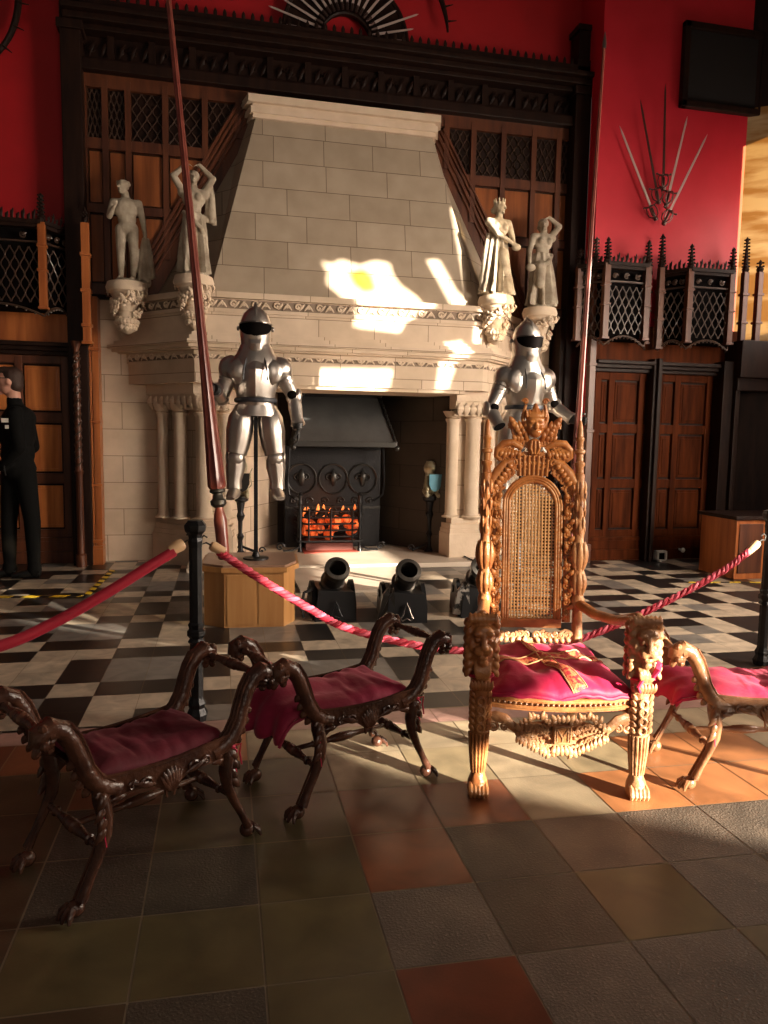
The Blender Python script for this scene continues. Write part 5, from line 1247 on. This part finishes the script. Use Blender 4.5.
for s in (-1, 1):
    x = s*.293; ml = M_thr if s < 0 else M_thr2
    g = MB(); g.sweep([(x, 0, 0), (x, -.004, .02), (x, -.002, .05), (x, 0, .075), (x, 0, .10), (x, 0, .20), (x, 0, .27), (x, 0, .34), (x, 0, .42), (x, .004, .50), (x, .006, .62), (x, .008, .665)], [.034, .038, .036, .026, .025, .031, .037, .040, .036, .044, .050, .046], n=24, flute=None)
    leg = tp_(g, 'front_leg', ml)
    g = MB()
    for k in range(9):
        a = pi+pi*k/8; g.sweep([(x+cos(a)*.024, sin(a)*.024, .085), (x+cos(a)*.030, sin(a)*.030, .16), (x+cos(a)*.036, sin(a)*.036, .235)], [.004, .006, .004], n=6)
    g.build('fluting', ml, leg)
    g = MB()
    for k in range(4): g.sweep([(x+.013*cos(a), -.040, .262+.033*k+.015*sin(a)) for a in [2*pi*i/12 for i in range(12)]], .005, n=6, closed=True)
    for k in range(7):
        for sd in (-1, 1): g.leaf((x+sd*.022, -.032, .25+.025*k), (x+sd*.036, -.012, .27+.025*k), .010, (sd*.7, -.7, 0), .2, .6)
    for k in range(6): g.ell((x-.025+.01*k, -.034, .405), .007, u=7, v=5)
    for k in range(7):
        g.leaf((x+(k-3)*.010, -.036, .40), (x+(k-3)*.013, -.040, .44), .007, FN, .2, .6)
    g.build('leg_carving', ml, leg)
    g = MB()
    for k in range(5): g.sweep([(x+.013*(k-2), -.018, .045), (x+.014*(k-2), -.040, .036), (x+.014*(k-2), -.050, .016), (x+.014*(k-2), -.046, .003)], [.010, .010, .009, .005], n=7)
    g.ell((x, -.01, .035), (.036, .036, .03)); g.build('claw_foot', ml, leg)
    g = MB(); lion(g, (x, -.004, .575), .112, .20); g.build('lion_head', ml, TH, vox=.0042)
    g = MB(); g.sweep([(x+.045*cos(a), .0+.045*sin(a), .455+.004*sin(3*a)) for a in [2*pi*i/20 for i in range(20)]], .006, n=6, closed=True)
    if s > 0: g.sweep([(x+.02, -.055, .47), (x+.035, -.066, .50), (x+.045, -.05, .52), (x+.03, -.06, .485)], .010, n=6); g.sweep([(x-.01, -.05, .46), (x-.03, -.058, .43), (x-.02, -.05, .41)], .007, n=6)
    g.build('ribbon', M_ribbon, TH)
    # arm
    g = MB(); ax_ = [(x, .03, .645), (x-s*.008, .12, .632), (x-s*.03, .24, .600), (x-s*.065+BX*.6, .36, .595), (s*.198+BX, by(.62), .615)]
    g.sweep(ax_, [(.026, .034), (.022, .030), (.020, .026), (.020, .024), (.022, .022)], n=12, up=(0, 0, 1)); arm = tp_(g, 'arm', M_thr)
    g = MB()
    for k in range(6): g.leaf((x, .03+.02*k, .668-.006*k), (x-s*.012, .07+.025*k, .664-.008*k), .014, (0, 0, 1), .1, .5)
    g.build('arm_leaf_carving', ml, arm)
    # back post
    g = MB(); P = []; Q = []
    for z, r in ((0, .022), (.2, .021), (.34, .024), (.40, .025), (.50, .022), (.58, .021), (.60, .030), (.63, .030), (.645, .024), (.66, .026), (.72, .030), (.745, .028), (.755, .025), (.765, .028), (.80, .034), (.835, .034), (.865, .028), (.88, .022), (.90, .024), (1.00, .022), (1.13, .021), (1.16, .023), (1.165, .017), (1.19, .016), (1.20, .023), (1.21, .023), (1.215, .015), (1.245, .015), (1.25, .023), (1.262, .023), (1.267, .014), (1.30, .014), (1.305, .018), (1.315, .018), (1.32, .013), (1.36, .012), (1.385, .007), (1.39, .002)):
        yb = by(z) if z > .4 else by(.4)+.10*(.4-z); P.append((s*.198+BX, yb, z)); Q.append(r)
    g.sweep(P, Q, n=18); post_ = tp_(g, 'back_post', ml if s > 0 else M_thr)
    g = MB()
    for k in range(8):
        a = 2*pi*k/8; c_, s2 = cos(a), sin(a)
        g.leaf((s*.198+BX+c_*.024, by(.76)+s2*.024, .755), (s*.198+BX+c_*.026, by(.87)+s2*.026, .875), .013, (c_, s2, 0), .10, .5)
        g.leaf((s*.198+BX+c_*.026, by(.74)+s2*.026, .745), (s*.198+BX+c_*.020, by(.64)+s2*.020, .65), .012, (c_, s2, 0), .1, .5)
        for q_ in range(3): g.leaf((s*.198+BX+c_*.021, by(.9)+s2*.021, .90+.075*q_+.03*(k % 2)), (s*.198+BX+c_*.021, by(.95)+s2*.021, .955+.075*q_+.03*(k % 2)), .007, (c_, s2, 0), .08, .5)
    g.build('acanthus', ml, post_)
# seat frame with beaded band
g = MB(); P = [(-.27, .0), (-.20, -.03), (-.1, -.048), (0, -.054), (.1, -.048), (.20, -.03), (.27, .0), (.215, .46), (-.215, .46)]
g.plan(P, .332, .378); sf = tp_(g, 'seat_frame', M_thr, smooth=False, bevel=.008)
def fe(t): # front edge
    u = -1+2*t; return Vector((u*.255, -.056+.048*u*u, 0))
g = MB(); g.sweep([fe(k/20)+Vector((0, -.002, .344)) for k in range(21)], .006, n=6); g.sweep([fe(k/20)+Vector((0, -.002, .372)) for k in range(21)], .006, n=6)
g.build('seat_moulding', M_thr, sf)
g = MB()
for k in range(27): g.ell(fe((k+.5)/27)+Vector((0, -.003, .358)), .0062, u=8, v=6)
g.build('beaded_band', M_stl3, sf)
# pierced apron with crest plate
g = MB()
for s in (-1, 1):
    g.sweep([(s*.262, .0, .285), (s*.235, -.02, .30), (s*.205, -.03, .296), (s*.175, -.035, .270), (s*.145, -.038, .242)], [(.012, .020), (.015, .022), (.014, .020), (.012, .017), (.009, .012)], n=10, up=(0, 1, 0))
    g.scroll((s*.245, -.02, .262), Uv*s, Zv, .024, 1.3, .008); g.scroll((s*.205, -.038, .268), -Uv*s, Zv, .018, 1.3, .006)
    n_ = 9
    for k in range(n_):
        t = k/(n_-1); x = s*(.155-.115*t); zt_ = .268+.04*sin(t*pi)*.9+.02*t; zb = .238-.058*t
        g.scroll((x, -.046, (zt_+zb)/2+.012), Uv*s, Zv, .018, 1.2, .006, start=k*1.3); g.scroll((x, -.046, zb+.012), -Uv*s, -Zv, .015, 1.2, .0055, start=k)
        for q_ in (-1, 1):
            dx_ = q_*(.010+.006*((k*7) % 3)/2)
            g.leaf((x, -.046, zt_-.012), (x+dx_, -.05, zt_+.010+.012*((k*5+q_) % 3)/2), .008, FN, .3, .5); g.leaf((x, -.046, zb+.012), (x+dx_, -.05, zb-.010-.012*((k*3+q_) % 3)/2), .008, FN, .3, .5)
        g.ell((x+s*.007, -.052, (zt_+zb)/2), .006, u=7, v=5)
g.prism([(-.16, -.040, .255), (-.10, -.040, .285), (0, -.040, .295), (.10, -.040, .285), (.16, -.040, .255), (.11, -.040, .225), (.05, -.040, .195), (0, -.040, .185), (-.05, -.040, .195), (-.11, -.040, .225)], (0, .012, 0))
for k in range(5): g.leaf((.012*(k-2), -.05, .205), (.020*(k-2), -.052, .168), .010, FN, .2, .5); g.leaf((.012*(k-2), -.05, .29), (.020*(k-2), -.052, .322), .010, FN, .2, .5)
ap = tp_(g, 'pierced_apron', M_thr2)
g = MB(); g.bb(-.036, .036, -.060, -.045, .212, .285); cpp = g.build('crest_plate', M_thr, ap, smooth=False, bevel=.006)
g = MB()
for a, b_ in (((-.020, .225), (-.020, .272)), ((.020, .225), (.020, .272)), ((-.020, .272), (0, .240)), ((.020, .272), (0, .240)), ((0, .225), (0, .240)), ((-.028, .219), (.028, .219)), ((-.028, .278), (.028, .278)), ((-.028, .219), (-.028, .278)), ((.028, .219), (.028, .278))):
    g.sweep([(a[0], -.061, a[1]), (b_[0], -.061, b_[1])], .0032, n=6)
g.build('monogram', M_thr2, cpp)
for s in (-1, 1): MB().sweep([(s*.275, .02, .30), (s*.235, .24, .30), (s*.205, .46, .30)], .016, n=10).build('side_rail', M_thr, TH)
# cane back
zc0, zc1, hw = .545, 1.125, .098
def inside(x, z): return (abs(x) < hw and zc0 < z < zc1-hw) or (z >= zc1-hw and x*x+(z-(zc1-hw))**2 < hw*hw)
g = MB(); st = .0142
for k in range(-7, 8):
    x = k*st
    if abs(x) >= hw: continue
    zt_ = zc1-hw+sqrt(max(0, hw*hw-x*x)); g.sweep([(x, by(zc0)+.004, zc0), (x, by(zt_)+.004, zt_)], [(.0016, .0034)]*2, n=4, up=(0, 1, 0))
z = zc0+.006
while z < zc1-.006:
    w = hw if z < zc1-hw else sqrt(max(1e-6, hw*hw-(z-zc1+hw)**2)); g.sweep([(-w, by(z)+.006, z), (w, by(z)+.006, z)], [(.0016, .0034)]*2, n=4, up=(0, 1, 0)); z += st
tp_(g, 'cane_panel', M_cane, smooth=False)
def arch(r, z0): return [(-r, by(z0), z0)]+[(-r, by(z0+(zc1-hw-z0)*k/6), z0+(zc1-hw-z0)*k/6) for k in range(1, 7)]+[(-r*cos(a), by(zc1), zc1-hw+r*sin(a)) for a in [pi*i/16 for i in range(1, 16)]]+[(r, by(zc1-hw-(zc1-hw-z0)*k/6), zc1-hw-(zc1-hw-z0)*k/6) for k in range(0, 7)]
g = MB()
for r, q_ in ((.101, .007), (.112, .006), (.122, .007)): g.sweep([(x, y-.004, z) for x, y, z in arch(r, .53)], q_, n=8)
g.bb(-.128, .128, by(.53)-.012, by(.53)+.012, .508, .545)
tp_(g, 'panel_frame', M_thr)
# carved foliate borders either side of the cane
for s in (-1, 1):
    g = MB(); K = 15
    g.sweep([(s*.152, by(.53)+.006, .53), (s*.155, by(.8)+.006, .80), (s*.152, by(1.06)+.006, 1.07)], [(.010, .018)]*3, n=8, up=(0, 1, 0))
    for k in range(K):
        z = .545+.036*k; x = s*(.148+.008*(k % 2))
        g.scroll((x, by(z)-.008, z), Uv*(s if k % 2 else -s), Zv, .016, 1.25, .006, start=k); g.leaf((x, by(z)-.008, z+.005), (x+s*.020*(1 if k % 2 else -.6), by(z)-.012, z+.032), .009, FN, .25, .5)
        if k % 3 == 0: g.ell((x+s*.008, by(z)-.012, z+.016), .009, u=8, v=6)
    # upper shoulder foliage
    for k in range(7):
        t = k/6; x = s*(.165-.075*t); z = 1.075+.105*t
        g.scroll((x, by(z)-.006, z), Uv*s, Zv, .019, 1.3, .007, start=k*1.7); g.leaf((x, by(z)-.006, z), (x+s*.022, by(z)-.012, z+.022), .011, FN, .25, .5)
    tp_(g, 'foliate_border', M_thr)
    # smooth shoulder bracket from crest down to the post
    g = MB(); g.sweep([(s*.088, by(1.2), 1.215), (s*.118, by(1.2), 1.200), (s*.150, by(1.15), 1.165), (s*.180, by(1.1), 1.118), (s*.200, by(1.08), 1.075)], [(.013, .014), (.016, .022), (.017, .024), (.016, .021), (.014, .016)], n=12, up=(0, 1, 0)); tp_(g, 'shoulder_bracket', M_thr)
# bottom scroll rail of the back
g = MB()
for s in (-1, 1):
    g.sweep([(s*.195, by(.47), .475), (s*.15, by(.47), .49), (s*.09, by(.47), .462), (s*.03, by(.47), .448), (0, by(.47), .452)], [(.012, .014)]*5, n=8, up=(0, 1, 0))
    for k in range(6): g.scroll((s*(.022+.026*k), by(.47)-.010, .478+.004*(k % 2)), Uv*s, Zv, .016, 1.3, .0065, start=k); g.leaf((s*(.02+.026*k), by(.47)-.01, .47), (s*(.035+.026*k), by(.47)-.014, .445), .009, FN, .2, .5)
tp_(g, 'lower_back_rail', M_thr2)
# crest: fluted capital, scrolls, mask, horns
cr_ = MB(); yc = by(1.25)-.004
cr_.prism([(-.066, yc, 1.150), (.066, yc, 1.150), (.075, yc, 1.245), (-.075, yc, 1.245)], (0, .022, 0))
for k in range(7): x = -.056+.0187*k; cr_.sweep([(x, yc-.004, 1.150), (x*1.1, yc-.006, 1.238)], .0065, n=6)
for s in (-1, 1):
    cr_.sweep([(s*.05, yc, 1.268), (s*.09, yc-.004, 1.292), (s*.13, yc-.004, 1.288), (s*.155, yc, 1.262), (s*.158, yc, 1.232), (s*.140, yc, 1.215)], [.012, .016, .017, .015, .012, .008], n=10)
    for k in range(6):
        t = k/5; cr_.scroll((s*(.085+.06*t), yc-.006, 1.205+.045*sin(t*2.4)), Uv*s, Zv, .019, 1.3, .007, start=k*1.4)
        cr_.leaf((s*(.06+.07*t), yc-.004, 1.262), (s*(.068+.080*t), yc-.008, 1.222+.01*(k % 2)), .009, FN, .2, .4)
        if k < 3: cr_.leaf((s*(.05+.06*t), yc, 1.295), (s*(.060+.085*t), yc-.004, 1.325), .010, FN, .2, .5)
    for k in range(5):
        t = k/4; x = s*(.055+.035*t); z = 1.315+.055*t
        cr_.scroll((x*1.1, yc, z), Uv*s, Zv, .018, 1.3, .007, start=k*2); cr_.leaf((x, yc, z), (x+s*.020, yc-.005, z+.032), .011, FN, .25, .5)
    cr_.sweep([(s*.045, yc, 1.36), (s*.052, yc, 1.40), (s*.046, yc, 1.43), (s*.040, yc, 1.452)], [.009, .009, .007, .006], n=8); cr_.scroll((s*.043, yc, 1.466), Uv*s, Zv, .013, 1.2, .006)
cr_.ell((0, yc-.006, 1.275), (.030, .016, .036)); 
for s in (-1, 0, 1): cr_.sweep([(s*.014, yc-.02, 1.30), (s*.018, yc-.024, 1.27), (s*.010, yc-.02, 1.245)], .006, n=6)
for s in (-1, 1):
    for k in range(26):
        t = k/25; row = k % 3; x = s*(.022+.12*((k*7) % 13)/12); z = 1.175+.045*row+.03*(1-abs(x)/.14)
        if z > 1.30-.5*max(0, abs(x)-.09): continue
        cr_.scroll((x, yc-.002, z), Uv*(s if k % 2 else -s), Zv, .015+.004*(k % 2), 1.2, .006, start=k*1.1)
    for k in range(5):
        x = s*(.030+.014*k); z = 1.315+.020*k*(1 if k < 3 else .6)
        cr_.leaf((x, yc, z-.02), (x+s*.012, yc-.006, z+.030), .010, FN, .2, .5); cr_.scroll((x, yc, z-.012), Uv*s, Zv, .012, 1.2, .005, start=k)
    cr_.sweep([(s*.03, yc+.004, 1.30), (s*.07, yc+.004, 1.325), (s*.10, yc+.004, 1.36), (s*.105, yc+.004, 1.385)], [.012, .011, .009, .006], n=8)
crest = tp_(cr_, 'pierced_crest', M_thr)
g = MB(); c = Vector((0, yc-.006, 1.365)); g.ell(c, (.042, .030, .052)); g.ell(c+Vector((0, -.014, -.030)), (.026, .020, .022)); g.cap(c+Vector((0, -.028, .012)), c+Vector((0, -.038, -.008)), .005, .009, 8)
for s in (-1, 1): g.ell(c+Vector((s*.017, -.025, .016)), (.013, .006, .005)); g.ell(c+Vector((s*.022, -.022, -.008)), (.010, .009, .010)); g.ell(c+Vector((s*.042, .0, .0)), (.010, .014, .022))
g.ell(c+Vector((0, -.030, -.024)), (.013, .006, .004)); g.ell(c+Vector((0, .004, .040)), (.046, .032, .026)); g.cap(c+Vector((0, 0, .055)), c+Vector((0, 0, .085)), .022, .010)
for k in range(7): g.cap(c+Vector((.013*(k-3), -.018, .038)), c+Vector((.014*(k-3), -.012, .066)), .006, .004, 6)
g.build('crowned_mask', M_thr, crest, vox=.003).data.transform(Matrix.Translation((BX, 0, 0)))
# cushion
ct = thing('throne_cushion', 'bright crimson velvet cushion crossed by woven gold braid, on the throne seat', 'cushion', (1.1975, 2.374, 0), -.2217)
def cf(u, v, lift=0):
    x = (-1+2*u); y = v; w = .262-.055*v; X_ = x*w; Y_ = -.050+.045*x*x*(1-v)+.49*v
    e = min(min(u, 1-u)*7, min(v, 1-v)*6, 1)
    z = .382+.040*max(e, 0)**.5+.030*v+.010*(1-x*x)+.022*noise.noise(Vector((X_*9, Y_*8, 3)))+.010*noise.noise(Vector((X_*24+Y_*10, Y_*12, 7)))+.010*sin(9*x+6*v)*e*(.4+v*.5)+lift
    return (X_, Y_, z)
g = MB(); g.grid(cf, 48, 40); o = g.build('velvet_cover', M_velv2, ct, solid=.014, angle=180)
g = MB().sweep([Vector(cf(k/40, 0))+Vector((0, -.004, -.004)) for k in range(41)], .008, n=8); g.build('front_piping', M_velv2, ct)
def braid(a, b, w):
    g = MB()
    def bf(u, v):
        p0 = Vector((a[0], a[1])); p1 = Vector((b[0], b[1])); d = (p1-p0).normalized(); n_ = Vector((-d.y, d.x)); q = p0.lerp(p1, u)+n_*w*(v-.5)
        q.x = min(max(q.x, .0), 1); q.y = min(max(q.y, 0), 1); return cf(q.x, q.y, .010)
    g.grid(bf, 40, 6); o = g.build('gold_braid', M_braid, ct, solid=.003, angle=180)
    for sd in (0, 1):
        g = MB().sweep([Vector(bf(k/40, sd))+Vector((0, 0, .002)) for k in range(41)], .0028, n=5); g.build('braid_edge', M_cane, o)
braid((.30, 1), (.62, .0), .10); braid((.0, .42), (1, .62), .10)
